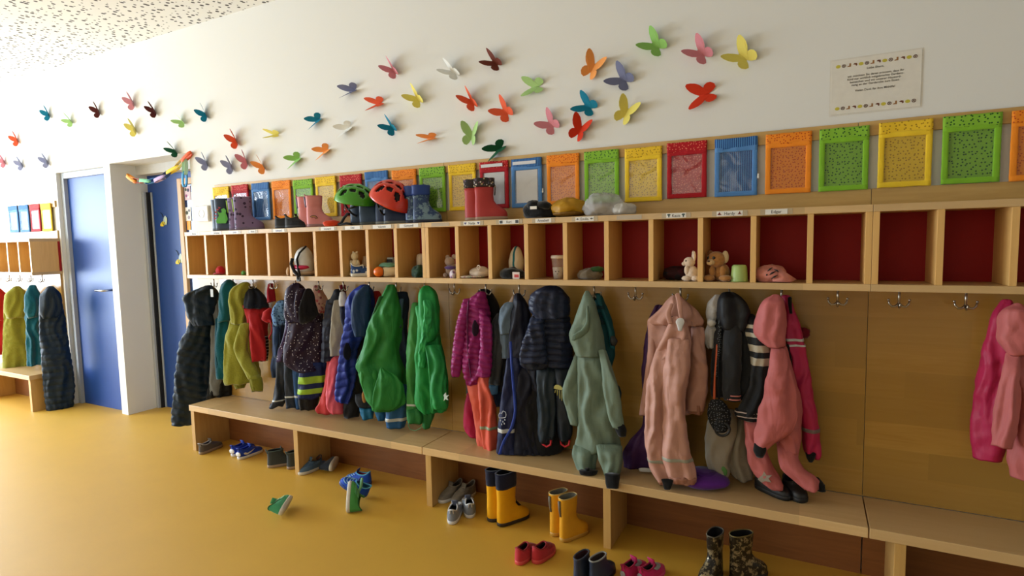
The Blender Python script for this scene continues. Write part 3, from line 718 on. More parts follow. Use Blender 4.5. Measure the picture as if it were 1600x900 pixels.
drape('body', t, [(478,335,346),(520,333,350),(580,330,356),(615,326,363),(632,322,362)], -.075, .04, BLK, .008, .005, .006, .05)
# 2 teal fleece
TEAL = fleece((10,92,112))
t = G('teal fleece hooded jacket between navy coat and olive hoodie', 'jacket', 'fleece_jacket', 1, 440, -.12, BLK)
drape('body', t, [(494,341,358),(520,339,357),(550,338,355),(575,338.5,354),(592,340,352)], -.13, .05, TEAL, .008, .004)
drape('hood', t, [(438,353,362),(444,347,367),(455,344,368),(470,343,365),(485,343,360),(502,341,358)], -.14, .055, TEAL, .008, .004)
drape('sleeve', t, [(498,337,345),(530,336,344),(565,336,344),(588,338,345)], -.15, .03, fleece((8,78,98)), .005, .003)
# 3 olive hoodie
OLV = fleece((148,148,52))
t = G('olive green fleece hoodie with one sleeve hanging in front', 'hoodie', 'fleece_hoodie', 2, 443, -.14, BLK)
drape('body', t, [(500,361,387),(512,358,389),(530,354,394),(550,352,397),(575,351.5,403),(592,352,406),(598,354,404)], -.15, .06, OLV, .009, .005)
drape('hood', t, [(442,377,388),(449,364,390),(458,359.5,389),(470,359,387),(484,360,386),(498,361,384),(506,362,383)], -.16, .06, OLV, .007, .004)
drape('sleeve', t, [(506,376,390),(525,370,388),(543,366.5,385),(558,371,391),(575,380,400),(592,389,407)], -.20, .032, OLV, .006, .004)
drape('cuff', t, [(590,390,408),(600,391,410),(611,394,410)], -.20, .028, fleece((130,130,40)), .004, .002, kx=60)
drape('cuff', t, [(594,366,384),(600,366,384),(607,369,381)], -.12, .025, fleece((130,130,40)), .004, .002, kx=60)
# 4 red jacket with navy hood
RED1 = cloth((176,28,34), .7)
t = G('red jacket with dark navy hood and a white-striped dark hem', 'jacket', 'hooded_jacket', 2, 449, -.09, None, 400)
drape('hood', t, [(449,387,398),(455,384,405),(465,384,413),(475,383,417),(481,383,419)], -.11, .05, cloth((22,30,44), .8), .007, .004)
drape('body', t, [(476,381,419),(485,384,420),(505,388,418),(530,391,417),(556,393,416)], -.10, .05, RED1, .009, .005)
drape('sleeve', t, [(486,390,404),(510,391,410),(535,392,414),(552,394,415),(565,395,414)], -.15, .03, RED1, .007, .004)
drape('hem', t, [(526,405,419),(545,406,419),(563,406,418)], -.09, .035, stripes((26,26,32), (200,200,200), .022, .18, 2), .006, .003)
# 5 red strap bag
t = G('red knitted hat with long tied cords hanging behind blue jacket', 'hat', 'knitted_hat', 3, 444, -.10, RED1)
drape('strap', t, [(444,419,427),(456,417.5,429),(472,418,431)], -.10, .02, cloth((150,20,34), .9), .005, .003)
drape('body', t, [(482,419,424),(488,411,425),(498,410,426),(504,418,425)], -.11, .03, RED1, .008, .005)
band_px('cord', t, [(422,500),(425,512),(424,520),(420,528),(423,531)], -.13, 2, RED1)
# 6 blue printed jacket
t = G('navy jacket with light blue printed hood beside polka dot raincoat', 'jacket', 'printed_jacket', 3, 470, -.12, None, 434)
drape('body', t, [(470,436,446),(490,428,447),(508,427,446),(530,427,445),(552,427,442),(575,424,438),(590,426,434)], -.12, .05, cloth((34,52,84), .8), .009, .005)
drape('hood', t, [(471,433,446),(480,428,447),(492,426,447),(503,427,446),(508,431,444)], -.15, .05, floral((104,144,190), [(52,84,130),(80,120,170),(40,60,100)], 70), .006, .004)
drape('sleeve', t, [(508,428,436),(530,427,436),(558,428,435)], -.16, .025, cloth((42,66,104), .8), .005, .003)
# 7 polka dot raincoat
PDOT = dots((46,34,58), (206,204,220), 62, .2, False, .45); 
t = G('dark purple raincoat covered in white dots with hood open', 'raincoat', 'polka_dot_raincoat', 4, 444, -.17, BLK)
drape('body', t, [(490,448,503),(505,452,504),(525,449,504),(545,446,503),(562,446,501),(574,456,498),(579,466,496)], -.18, .06, PDOT, .013, .006, kx=18)
drape('sleeve', t, [(492,447,459),(510,446,459),(535,440,455),(553,434,448),(565,433,444)], -.23, .028, dots((58,44,86), (206,204,226), 62, .2, False, .45), .006, .004)
drape('hood', t, [(443,457,468),(449,450,474),(458,447,480),(470,446,484),(483,445.5,490),(494,446,500),(503,452,503)], -.19, .06, PDOT, .010, .005)
drape('hood_lining', t, [(452,478,486),(460,474,490),(475,470,493),(490,467,497),(500,468,490),(506,470,476)], -.232, .012, cloth((14,12,16), .95), .003, .002, hem=False)
drape('hood_edge', t, [(452,464,474),(462,462,472),(478,460,469),(494,461,468),(506,464,468)], -.232, .015, PDOT, .004, .003, hem=False)
# 8 slate rain trousers
t = G('dark slate rain trousers hanging below the dotted raincoat', 'rain trousers', 'rain_trousers', 4, 560, -.12, None, 448)
drape('leg', t, [(555,432,447),(580,432,446),(605,430,445),(625,427,445),(636,422,441)], -.15, .035, shell((42,48,60), .5), .008, .005)
drape('leg', t, [(555,444,461),(590,445,462),(620,446,464),(637,448,467)], -.13, .035, shell((38,46,60), .5), .008, .005)
reflect(t, [(624,424,443),(626,423,443)], -.15, .0355); reflect(t, [(618,446,465),(620.5,446,465)], -.13, .0355)
# 9 blue trousers
t = G('blue rain trousers leg seen between slate and striped trousers', 'rain trousers', 'rain_trousers', 4, 570, -.10, None, 464)
drape('leg', t, [(565,456,472),(595,459,472),(620,461,472),(638,463,473)], -.11, .03, shell((40,78,128), .5), .007, .004); reflect(t, [(617,461,472),(620,461,472)], -.11, .0305)
# 10 neon striped trousers
t = G('navy rain trousers with two neon yellow-green reflective bands', 'rain trousers', 'banded_rain_trousers', 5, 570, -.13, None, 488)
drape('body', t, [(568,470,509),(590,468,509),(610,467,507),(622,467,503)], -.15, .05, shell((22,40,92), .5), .008, .005)
for a, b in ((587,598), (606,614)): reflect(t, [(a,468,509),(b,467,508)], -.15, 0, plain((150,196,50), .5), 'neon_band')
drape('cuff', t, [(612,468,500),(628,467,497),(639,470,494)], -.14, .045, BLK, .008, .005)
# 11 white grey navy vest
t = G('navy padded jacket with pale grey front panel', 'jacket', 'panelled_jacket', 6, 454, -.13, BLK)
drape('body', t, [(468,511,541),(485,508,541),(510,505,541),(540,503,537),(564,502,532)], -.13, .05, NAVY, .009, .005, .006, .05)
drape('front_panel', t, [(470,522,533),(490,519,536),(520,517,537),(540,516,535),(556,516,532)], -.166, .02, cloth((160,156,146), .8), .006, .004, hem=False)
drape('collar', t, [(453,522,533),(462,518,538),(474,512,540)], -.14, .05, shell((34,40,52), .55), .006, .004)
drape('shoulder', t, [(457,531,539),(468,530,542),(478,531,541)], -.18, .03, cloth((196,196,196), .8), .005, .003)
drape('sleeve', t, [(474,531,541),(495,532,542),(515,536,542)], -.18, .022, shell((24,30,56), .5), .005, .003)
# 12 pink straps
t = G('pink and beige cloth bag hanging behind the dotted raincoat', 'cloth bag', 'cloth_bag', 5, 446, -.09, cloth((214,150,150)))
drape('body', t, [(447,490,500),(458,489,506),(472,492,512),(490,496,510)], -.10, .03, floral((204,160,146), [(190,90,96),(220,190,160),(150,80,90)], 50), .007, .004)
t = G('dark red cloth strap behind the pale grey panelled jacket', 'scarf', 'scarf', 6, 446, -.07, None, 536)
drape('body', t, [(446,531,540),(460,532,541),(480,534,543)], -.08, .02, cloth((120,22,40), .9), .006, .004)
# 13 coral trousers bunched
COR = shell((206,72,78), .45)
t = G('coral pink rain trousers with bunched hem touching the bench', 'rain trousers', 'rain_trousers', 6, 560, -.11, None, 518)
drape('leg', t, [(556,512,531),(585,509,527),(610,505,524),(628,499,526),(640,493,526),(645,497,520)], -.12, .04, COR, .009, .006)
drape('leg', t, [(556,517,532),(600,511,528),(625,510,533),(640,514,537),(646,518,535)], -.15, .03, shell((222,92,110), .45), .008, .006)
# 14 royal blue puffer
t = G('royal blue quilted long vest with dark armhole and hood', 'vest', 'quilted_vest', 7, 447, -.15, BLK)
RB = shell((28,52,148), .42)
drape('body', t, [(470,541,583),(490,541,583),(510,539,574),(530,535,566),(550,532,558),(580,528,556),(605,525,553),(622,524,549),(628,527,545)], -.16, .055, RB, .009, .005, .009, .05, -.3)
drape('hood', t, [(446,562,576),(453,552,581),(463,545,584),(478,540.5,585),(492,541,582),(505,543,575)], -.165, .055, RB, .009, .005, .006, .06)
drape('hood_panel', t, [(447,568,576),(456,558,578),(468,552,579),(490,550,578),(510,551,577),(526,555,574)], -.208, .022, shell((20,52,92), .5), .006, .004, hem=False)
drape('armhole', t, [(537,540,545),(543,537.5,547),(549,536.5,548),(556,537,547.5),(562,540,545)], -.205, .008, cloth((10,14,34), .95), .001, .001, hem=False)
# 15 black trousers
t = G('plain black trousers hanging behind the royal blue vest', 'trousers', 'trousers', 7, 520, -.09, None, 560)
drape('leg', t, [(515,552,580),(560,551,575),(600,545,572),(635,537,566),(651,538,560)], -.10, .04, BLKC, .008, .005)
# 16 red small bag
t = G('small red drawstring bag peeping out between blue and green coats', 'bag', 'drawstring_bag', 8, 456, -.08, None, 586)
drape('body', t, [(456,582,594),(464,576,597),(480,575,598),(504,577,597)], -.09, .03, cloth((190,36,36), .8), .006, .004)
band_px('cord', t, [(577,466),(576,480),(578,494)], -.125, 1.6, plain((226,90,70), .7))
# 17 green raincoat
GRN = shell((40,126,58), .5); GRND = shell((24,86,42), .55)
t = G('green raincoat with pointed hem and open dark front, larger of the two green ones', 'raincoat', 'raincoat', 8, 446, -.17, GRN)
drape('body', t, [(446,604,617),(454,600,620),(468,594,623),(485,587,626),(505,577,628),(525,572,628.5),(545,566,629),(560,561,629.5),(568,557,632),(580,560,634),(600,566,635),(622,573,635.5),(634,582,634.5),(640.5,584,622)], -.18, .065, GRN, .012, .006, kx=15)
drape('front_edge', t, [(464,592,599),(480,586,592),(505,577,583),(525,572,578),(545,566,571),(566,556.5,561)], -.224, .012, GRND, .003, .002, hem=False)
drape('sleeve', t, [(562,559,577),(575,560,590),(590,563,594),(608,568,592),(622,573,589),(628,577,586)], -.230, .03, shell((52,138,62), .5), .010, .006)
drape('pocket_flap', t, [(576,594,600),(590,590,622),(612,585,632),(632,583,633),(640,584,620)], -.236, .022, shell((42,130,58), .5), .008, .004)
# 18 blue rain trousers by the green coat
t = G('dark navy bib trousers with straps, blue legs below the green raincoat', 'rain trousers', 'bib_rain_trousers', 8, 458, -.09, None, 628)
drape('bib', t, [(457,619,636),(475,618,639),(500,617,637),(540,620,637),(600,610,637)], -.10, .035, shell((22,42,66), .55), .007, .004)
drape('leg', t, [(600,608,637),(630,605,637),(655,602.5,636),(668,606,632)], -.15, .05, shell((40,92,140), .5), .010, .006)
drape('strap', t, [(468,624,631),(490,622,629),(512,621,627)], -.14, .012, shell((56,84,112), .5), .002, .001)
reflect(t, [(652,603,636.5),(657,602.5,636)], -.15, .0512)
t = G('teal blue rain trousers with dark top touching the bench under the green coat', 'rain trousers', 'rain_trousers', 7, 620, -.12, None, 584)
drape('waist', t, [(615,556,590),(625,557,596),(636,562,598)], -.12, .04, shell((28,34,44), .55), .008, .005)
drape('leg', t, [(633,562,585),(645,564,584),(654,567,582)], -.14, .035, shell((30,104,142), .5), .008, .005)
drape('leg', t, [(636,584,602),(648,588,602),(656,591,601)], -.13, .035, shell((26,90,130), .5), .008, .005)
drape('toy_tag', t, [(612,567,570),(617,565.5,572),(624,566,572.5),(629,568,571)], -.166, .01, plain((170,120,60), .8), .001, .002, hem=False)
# 19 bright green raincoat and trousers
GB = shell((30,142,66), .5)
t = G('bright emerald green rain jacket with ruffled hood front, above green trousers', 'rain jacket', 'rain_jacket', 9, 449, -.17, GB)
drape('body', t, [(478,650,686),(495,652,686),(515,654,687),(535,652,690),(555,650,694),(575,650,697),(600,650,699.5),(625,650,700),(640,655,698),(644,664,692)], -.17, .06, GB, .012, .006, kx=18)
drape('hood', t, [(448,660,672),(454,656,679),(465,655,684),(480,655,686),(500,656,686.5),(518,658,685),(532,663,680)], -.18, .065, GB, .009, .006)
drape('ruffle', t, [(470,661,672),(485,663,676),(500,662,675),(515,660,673),(530,657,670),(550,654,666),(575,654,664)], -.224, .016, shell((44,160,86), .45), .009, .009, kx=50, kz=40, hem=False)
drape('sleeve', t, [(540,664,690),(560,668,694),(585,670,697),(610,672,699),(630,674,699),(640,678,697)], -.235, .03, shell((26,132,62), .5), .010, .006)
patch_px('printed_star', t, [(694,617),(697,613),(698,618),(702,617),(699,621),(701,625),(697,623),(694,626),(695,621)], -.256, plain((190,210,200), .5), .006)
t = G('grass green rain trousers with pale strip beside the emerald jacket', 'rain trousers', 'rain_trousers', 9, 478, -.12, None, 650)
drape('leg', t, [(474,644,654),(490,641,656),(510,639,657),(540,636,660),(570,635.5,658),(605,635.5,656),(635,636,656),(655,636,662)], -.15, .045, shell((64,140,70), .5), .007, .004)
drape('leg', t, [(600,650,690),(630,652,684),(650,658,678),(668,661,672)], -.12, .045, shell((40,120,60), .5), .008, .005)
drape('hem', t, [(640,637,660),(652,637,664),(661,639,660)], -.17, .035, shell((36,116,56), .5), .007, .005)
reflect(t, [(630,636,650),(633,636,650)], -.19, .012)
band_px('drawcord', t, [(640,657),(638,664),(641,671),(649,673),(657,669),(660,664)], -.21, 1.2, plain((70,130,80), .6))
# 20 magenta puffer
MAG = shell((146,34,106), .36)
t = G('shiny magenta quilted jacket with dark armhole over coral trousers', 'jacket', 'quilted_jacket', 11, 458, -.16, BLK)
drape('body', t, [(457,746,758),(463,738,760),(472,730,762),(488,726,765),(505,724,767.5),(530,724,768.5),(555,724,768.5),(578,724,768),(588,726,764),(596,728,750),(602,730,742)], -.16, .06, MAG, .009, .004, .011, .03, .25)
drape('sleeve', t, [(468,724,740),(485,719,735),(505,714,730),(530,709.5,727),(555,706.5,724),(575,705,721),(588,706,717)], -.21, .032, MAG, .006, .003, .009, .03, .2)
drape('sleeve', t, [(484,748,758),(510,749,768),(540,750,768.5),(570,748,768),(588,744,766)], -.205, .026, MAG, .005, .003, .009, .03, .3)
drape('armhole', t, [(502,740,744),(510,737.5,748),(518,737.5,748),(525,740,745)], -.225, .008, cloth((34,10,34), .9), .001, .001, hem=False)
drape('zip', t, [(470,731,733.5),(500,729,731.5),(540,729.5,732),(590,735,737)], -.214, .006, shell((90,16,70), .4), .001, .001, hem=False)
drape('cuff', t, [(584,705.5,717),(589,706,716)], -.21, .026, BLK, .002, .001)
# 21 black behind
t = G('black jacket hanging half hidden behind the shiny magenta jacket', 'jacket', 'hooded_jacket', 11, 452, -.09, BLK)
drape('body', t, [(453,748,764),(462,744,772),(478,740,779),(495,740,781),(530,750,780),(560,752,778)], -.095, .045, BLKC, .008, .005)
# 22 coral rain trousers
CT = shell((226,106,88), .4)
t = G('salmon coral rain trousers below the magenta jacket with grey strip', 'rain trousers', 'rain_trousers', 11, 585, -.14, None, 752)
drape('leg', t, [(580,728,752),(600,729,753),(630,736,755),(660,742,757),(690,744.5,759),(698,747,757)], -.16, .04, CT, .009, .005)
drape('leg', t, [(580,746,766),(605,747,768),(630,749,772),(655,751,776),(680,752,777.5),(700,755,777),(706,759,774)], -.18, .045, shell((220,96,76), .4), .009, .006)
reflect(t, [(665,751.5,777.5),(669.5,752,778)], -.18, .0465, plain((150,160,130), .4))
t = G('raspberry pink trousers lying on the bench behind the coral ones', 'trousers', 'padded_trousers', 11, 640, -.10, None, 738)
drape('leg', t, [(610,730,748),(643,726,748),(655,725,750),(672,727,752),(683,735,752)], -.12, .045, shell((176,30,76), .5), .009, .006, zmin=.322)
t = G('grey trousers leg with yellow piping behind the coral trousers', 'trousers', 'trousers', 11, 600, -.08, None, 734)
drape('leg', t, [(590,728,742),(612,728.5,740),(642,731,744)], -.10, .03, cloth((72,72,78), .8), .006, .004); reflect(t, [(616,728.5,741),(618,728.5,741)], -.10, .031, plain((210,170,60), .5))
# 23 charcoal jacket with blue hem
t = G('charcoal jacket with light blue hem next to the magenta jacket', 'jacket', 'softshell_jacket', 12, 500, -.10, None, 780)
drape('body', t, [(490,776,796),(505,768,797),(530,766,796),(560,765,795),(590,762,792),(612,760,786)], -.12, .05, cloth((40,42,46), .8), .009, .005)
drape('hem', t, [(602,760,779),(609,760,778),(616,763,777)], -.165, .02, shell((70,110,150), .5), .004, .003)
drape('sleeve', t, [(500,772,786),(530,773,788),(570,768,784),(600,763,780)], -.165, .028, cloth((46,48,52), .8), .007, .005)
t = G('dusty blue denim trousers behind the charcoal jacket', 'trousers', 'trousers', 12, 605, -.08, None, 774)
drape('leg', t, [(600,764,790),(620,768,786),(634,772,784)], -.09, .035, cloth((52,68,96), .8), .007, .004)
# 24 slate hoodie
t = G('slate blue jacket with steel grey hood under a beige hanger tag', 'jacket', 'hooded_jacket', 12, 470, -.13, BLK)
drape('body', t, [(473,790,806),(482,783,812),(498,780,812),(520,781,810),(560,784,806)], -.15, .05, cloth((84,100,116), .75), .008, .005)
drape('hood', t, [(474,788,805),(486,781,806),(505,780,803),(522,782,800)], -.185, .035, cloth((96,114,132), .75), .007, .005)
drape('hanger_tag', t, [(463,800,806),(470,796,808),(477,792.5,807)], -.15, .02, plain((150,126,106), .7), .002, .002, hem=False)
# 25 navy bib trousers with rain cloud
NV = shell((26,34,70), .5)
t = G('navy bib rain trousers with white rain cloud print and royal blue piping', 'rain trousers', 'bib_rain_trousers', 12, 462, -.15, BLK)
drape('bib', t, [(460,804,814),(470,802,822),(485,799,828),(510,796,830),(540,794,832),(570,792,834)], -.16, .05, shell((22,26,44), .5), .008, .005)
drape('leg', t, [(560,792,816),(590,788,812),(620,784,808),(650,780,806),(680,778,806),(705,776,808),(717,780,812)], -.21, .04, NV, .009, .006, zmin=.325)
drape('leg', t, [(560,806,834),(600,804,836),(640,802,836),(680,800,842),(705,800,848),(716,804,846)], -.17, .05, shell((18,22,40), .5), .009, .006, zmin=.325)
drape('piping', t, [(535,796,800),(560,797,801),(600,800,804),(640,803,807),(665,798,803),(690,785,790),(710,778,784)], -.238, .008, shell((38,62,150), .45), .002, .002, hem=False)
reflect(t, [(668,778.5,794),(674,778,794)], -.213, .0415)
CLD = [(780,653),(779,649),(781,645),(784,646),(786,642),(790,644),(791,648),(790,652),(786,653)]
q = MB(); q.tube([PY(x, y, -.249) for x, y in CLD], .0016, 6, closed=True)
for x, y in ((782,657),(786,659),(789,656),(784,663),(788,662)): a = PY(x, y, -.249); q.ell(a, (.0028,.002,.005), 8, 6)
emit('cloud_print', q, plain((206,212,222), .5), t)
t = G('black trousers bundle lying on the bench under the navy trousers', 'trousers', 'trousers', 13, 690, -.14, None, 838)
drape('leg', t, [(560,818,884),(620,814,886),(670,810,885),(700,806,880),(712,810,870),(719,818,860)], -.13, .06, BLKC, .012, .006, zmin=.322)
# 26 navy puffer jacket with hood
NP = shell((34,42,66), .4)
t = G('short navy quilted jacket with thick hood above dark trousers', 'jacket', 'quilted_jacket', 13, 449, -.17, BLK)
drape('body', t, [(488,834,888),(500,829,890),(520,822,893),(540,816,894),(556,812,895),(566,811.5,896),(573,818,896)], -.17, .065, NP, .008, .004, .012, .032)
drape('hood', t, [(448,848,872),(454,836,880),(464,828,887),(476,827,890),(488,830,890),(496,836,886)], -.18, .08, NP, .012, .006, .008, .04, .4)
drape('sleeve', t, [(494,832,852),(515,824,850),(540,816,852),(556,812.5,854),(568,813,856)], -.245, .04, NP, .006, .004, .012, .032)
drape('cuff', t, [(562,812,856),(570,814,856),(576,824,852)], -.235, .04, shell((20,24,38), .5), .004, .003)
drape('sleeve', t, [(560,818,848),(580,822,846),(605,830,846),(614,836,842)], -.16, .04, shell((24,28,44), .5), .008, .005)
# 27 dark green rain trousers
DG = shell((32,44,54), .45)
t = G('dark petrol rain trousers with red foot loops, below navy quilted jacket', 'rain trousers', 'rain_trousers', 13, 572, -.15, None, 862)
drape('leg', t, [(565,838,868),(590,838.5,869),(620,839.5,870),(650,841,869),(675,841,868),(688,843,863)], -.18, .045, DG, .009, .005)
drape('leg', t, [(565,864,898),(600,868,900),(640,870,897),(675,872,894),(689,876,890)], -.15, .045, shell((26,34,44), .45), .009, .005)
drape('cuff', t, [(680,842,867),(690,844,863)], -.18, .042, shell((26,36,46), .5), .004, .003, kx=70)
for xs, Y in ((854,-.2), (883,-.165)): band_px('foot_loop', t, [(xs-7,688),(xs-6,694),(xs,698),(xs+6,695),(xs+7,688)], Y, 3.2, plain((190,24,40), .6))
SUN = [(866,607),(866.5,603),(869,601),(873,601),(877,603),(880,607),(878,609)]
patch_px('badge', t, SUN, -.184, plain((176,170,96), .6), .006)
for a, b in (((868,609),(867,614)), ((871,609),(871,618)), ((874.5,609),(875,623)), ((878,610),(878,626))): band_px('badge_drop', t, [a, b], -.186, 1.6, plain((176,170,96), .6))
# 28 sage overall
SG = shell((110,128,112), .6, .3); SGD = shell((98,118,102), .6, .3)
t = G('sage green softshell overall with pointed hood and black booties', 'overall', 'softshell_overall', 14, 458, -.19, SG)
drape('body', t, [(545,902,944),(565,902,949),(590,903,955),(620,903,960),(650,904,963),(675,904,967),(690,901,969),(704,897,969)], -.19, .065, SG, .012, .005, kx=14)
drape('hood', t, [(456,914,921),(465,910,926),(478,905,931),(495,900,935),(510,894,939),(523,889.5,942),(535,892,944),(546,897,945),(556,901,944)], -.20, .07, SG, .009, .005, kx=12)
drape('hood_fold', t, [(480,916,920),(500,916,921),(515,908,920),(525,894,914),(532,893,902)], -.247, .01, SGD, .003, .003, hem=False)
drape('sleeve', t, [(548,935,947),(570,940,955),(600,943,964),(630,946,970),(655,952,973),(668,958,975)], -.24, .034, SG, .007, .004)
drape('cuff', t, [(664,960,976),(672,962,979),(681,966,978)], -.24, .028, RIBB, .003, .002)
drape('sleeve', t, [(552,899,905),(580,888,906),(600,881,906),(610,879,905),(635,884,905),(655,890,906),(664,892,904)], -.21, .03, SG, .007, .004)
drape('leg', t, [(696,896,934),(710,894,934),(725,899,932),(740,905,931)], -.235, .05, SG, .010, .006)
drape('leg', t, [(696,932,971),(715,936,972),(732,941,970),(747,946,967)], -.25, .05, SG, .010, .006)
drape('bootie', t, [(735,905,934),(745,907,930),(752,911,926),(757,914,922)], -.275, .04, RIBB, .004, .003, top=False, zmin=.322)
drape('bootie', t, [(741,945,969),(752,946,968),(762,948,967)], -.325, .03, RIBB, .004, .003, top=False)
# 29 teal rucksack
TB = shell((12,84,92), .5)
t = G('teal child rucksack with dark buckles behind the sage overall', 'rucksack', 'rucksack', 14, 462, -.09, BLK)
drape('body', t, [(460,926,940),(475,926,946),(500,928,956),(525,930,960),(550,934,960),(572,938,956)], -.09, .05, TB, .006, .003)
drape('strap', t, [(462,931,939),(480,936,943),(500,944,951),(520,950,958),(545,953,961)], -.126, .012, TB, .004, .003, hem=False)
for y in (478, 490, 502): drape('webbing', t, [(y,932,944),(y+5,932,945)], -.130, .01, shell((8,50,58), .6), .001, .001, hem=False)
drape('buckle', t, [(527,954,962),(533,953,965),(540,955,962)], -.134, .01, plain((16,18,20), .4), .001, .001, hem=False)
drape('side_strap', t, [(604,962,968),(615,964,971),(625,966,970)], -.13, .01, shell((10,50,56), .6), .002, .001, hem=False)
# 30 pink beige jacket and trousers
PB = shell((186,138,122), .5, .35); PBD = shell((156,106,86), .5, .35)
t = G('beige pink rain jacket with collar, behind matching dungarees', 'rain jacket', 'rain_jacket', 16, 466, -.14, PB)
drape('body', t, [(484,1040,1084),(494,1020,1094),(503,1013,1097),(520,1014,1098),(545,1014,1100),(575,1012,1103),(600,1010,1103),(625,1008,1101),(642,1008,1097)], -.13, .06, PB, .010, .005, kx=16)
drape('collar', t, [(463,1048,1064),(470,1042,1072),(480,1036,1084),(492,1024,1093),(502,1014,1097),(508,1022,1094)], -.17, .05, PB, .009, .005)
drape('sleeve', t, [(512,1080,1099),(540,1080,1101),(570,1078,1103),(600,1075,1104),(625,1072,1102),(640,1072,1099)], -.18, .035, PB, .008, .005)
drape('cuff', t, [(630,1070,1100),(638,1071,1099),(646,1074,1096)], -.18, .032, PBD, .004, .003, kx=70)
drape('sleeve', t, [(505,1014,1026),(540,1013,1026),(580,1009,1024),(620,1003,1018),(648,999,1011)], -.16, .03, PB, .007, .004)
drape('hood_opening', t, [(486,1046,1054),(500,1044,1052),(514,1046,1050)], -.205, .008, cloth((120,96,80), .8), .001, .001, hem=False)
t = G('beige pink rain dungarees with white buckle and grey reflective strips', 'rain dungarees', 'rain_dungarees', 16, 468, -.22, None, 1060)
drape('body', t, [(496,1050,1066),(508,1044,1074),(525,1038,1078),(550,1026,1079),(580,1016,1077),(610,1011,1070),(640,1009.5,1068)], -.23, .05, PB, .011, .005, kx=16)
drape('leg', t, [(545,1026,1052),(580,1016,1050),(615,1010.5,1048),(650,1009,1045),(680,1009,1042),(705,1010,1044),(725,1014,1047),(742,1021,1049),(752,1027,1049)], -.258, .045, PB, .011, .006)
drape('leg', t, [(530,1046,1076),(565,1040,1077),(600,1036,1071),(630,1036,1069),(660,1036,1071),(690,1036,1074),(715,1036,1080),(735,1040,1086),(750,1046,1088),(755,1050,1080)], -.272, .045, PB, .011, .006)
drape('hem', t, [(746,1027,1050),(753,1029,1050)], -.262, .042, PBD, .004, .003, kx=70); drape('hem', t, [(745,1044,1087),(754,1048,1084)], -.277, .042, PBD, .004, .003, kx=70)
reflect(t, [(716,1011,1046),(720.5,1012,1047)], -.258, .0463, plain((150,150,134), .4)); reflect(t, [(714,1036,1064),(719,1036,1066)], -.272, .0465, plain((150,150,134), .4))
drape('strap', t, [(460,1055,1062),(475,1058,1066),(490,1060,1067),(500,1062,1068)], -.245, .008, PB, .002, .001, hem=False)
drape('strap', t, [(476,1046,1052),(490,1040,1048),(506,1044,1052)], -.245, .008, PB, .002, .001, hem=False)
drape('buckle', t, [(499,1058,1068),(503,1056,1069),(509,1058,1067),(517,1060,1065)], -.262, .007, plain((206,206,206), .35), .0, .0, hem=False)
drape('foot_loop', t, [(750,1033,1052),(757,1036,1050),(765,1038,1047)], -.312, .012, RIBB, .002, .001)
# 31 purple coat
PU = shell((58,26,72), .5)
t = G('dark purple coat behind the beige pink jacket, its hem spread on the bench', 'coat', 'rain_coat', 16, 478, -.07, None, 1020)
drape('body', t, [(478,1024,1036),(500,1014,1040),(540,1008,1050),(600,1004,1060),(640,1006,1070),(665,1004,1068),(690,985,1066),(715,974,1062),(732,976,1050),(740,990,1030)], -.10, .05, PU, .011, .006, zmin=.322)
drape('hem_label', t, [(733,998,1020),(737,1000,1018)], -.165, .008, plain((190,190,186), .5), .001, .001, hem=False, zmin=.33)
# 32 plastic bag
t = G('knotted translucent plastic bag hanging beside the black striped jacket', 'plastic bag', 'plastic_bag', 17, 462, -.13, None, 1112)
drape('bag_body', t, [(508,1106,1122),(518,1101,1125),(530,1099,1126),(540,1103,1122),(545,1108,1118)], -.15, .035, film((206,206,204), .6), .008, .010)
drape('bag_top', t, [(462,1116,1126),(475,1106,1126),(490,1104,1124),(502,1106,1120),(512,1108,1118)], -.15, .025, film((214,214,212), .6), .007, .008, hem=False)
emit('knot', MB().ell(PY(1112, 504, -.175), (.018,.014,.016), 14, 10, .006, 60, 3), film((214,214,212), .8), t)
# 33 black striped jacket
BJ = cloth((26,28,32), .75)
t = G('black jacket with cream stripes on sleeves and orange zip', 'jacket', 'striped_jacket', 17, 459, -.16, BLK)
drape('body', t, [(478,1123,1168),(495,1120,1172),(520,1118,1178),(550,1116,1186),(580,1113,1192),(605,1112,1194),(622,1114,1184)], -.15, .06, BJ, .010, .005)
drape('hood', t, [(458,1128,1148),(464,1124,1156),(475,1121,1164),(490,1121,1168),(505,1124,1166),(515,1130,1160)], -.17, .06, shell((22,23,27), .5), .010, .006)
SM = stripes((26,28,32), (176,166,146), .052, .55, 2)
drape('sleeve', t, [(492,1160,1178),(510,1164,1190),(535,1170,1198),(565,1176,1202),(600,1174,1202),(630,1160,1200),(650,1150,1197)], -.185, .04, BJ, .009, .005)
for r in ([(506,1146,1176),(512,1147,1180)], [(519,1146,1182),(526,1148,1186)], [(538,1174,1198),(549,1177,1199)], [(558,1176,1201),(570,1178,1202)]):
    reflect(t, r, -.185, 0, cloth((176,166,146), .8), 'sleeve_stripe')
drape('sleeve', t, [(500,1136,1156),(530,1132,1158),(570,1130,1156),(605,1130,1156),(624,1132,1156)], -.205, .032, cloth((30,32,36), .75), .007, .005)
drape('cuff', t, [(614,1131,1157),(625,1133,1156)], -.207, .033, stripes((26,26,28), (196,120,110), .016, .3, 2), .003, .002, kx=60)
drape('cuff', t, [(640,1150,1198),(648,1149,1196),(656,1156,1192)], -.185, .041, stripes((24,24,26), (190,170,160), .018, .25, 2), .003, .002, kx=60)
drape('zip', t, [(540,1119,1122),(570,1117,1120),(600,1115,1118),(632,1114,1118)], -.193, .006, plain((206,92,50), .6), .001, .001, hem=False)
drape('zip_flap', t, [(470,1124,1130),(510,1122,1128),(550,1120,1126),(590,1115,1121)], -.190, .01, dots((24,26,30), (120,130,140), 120, .2), .002, .002, hem=False)
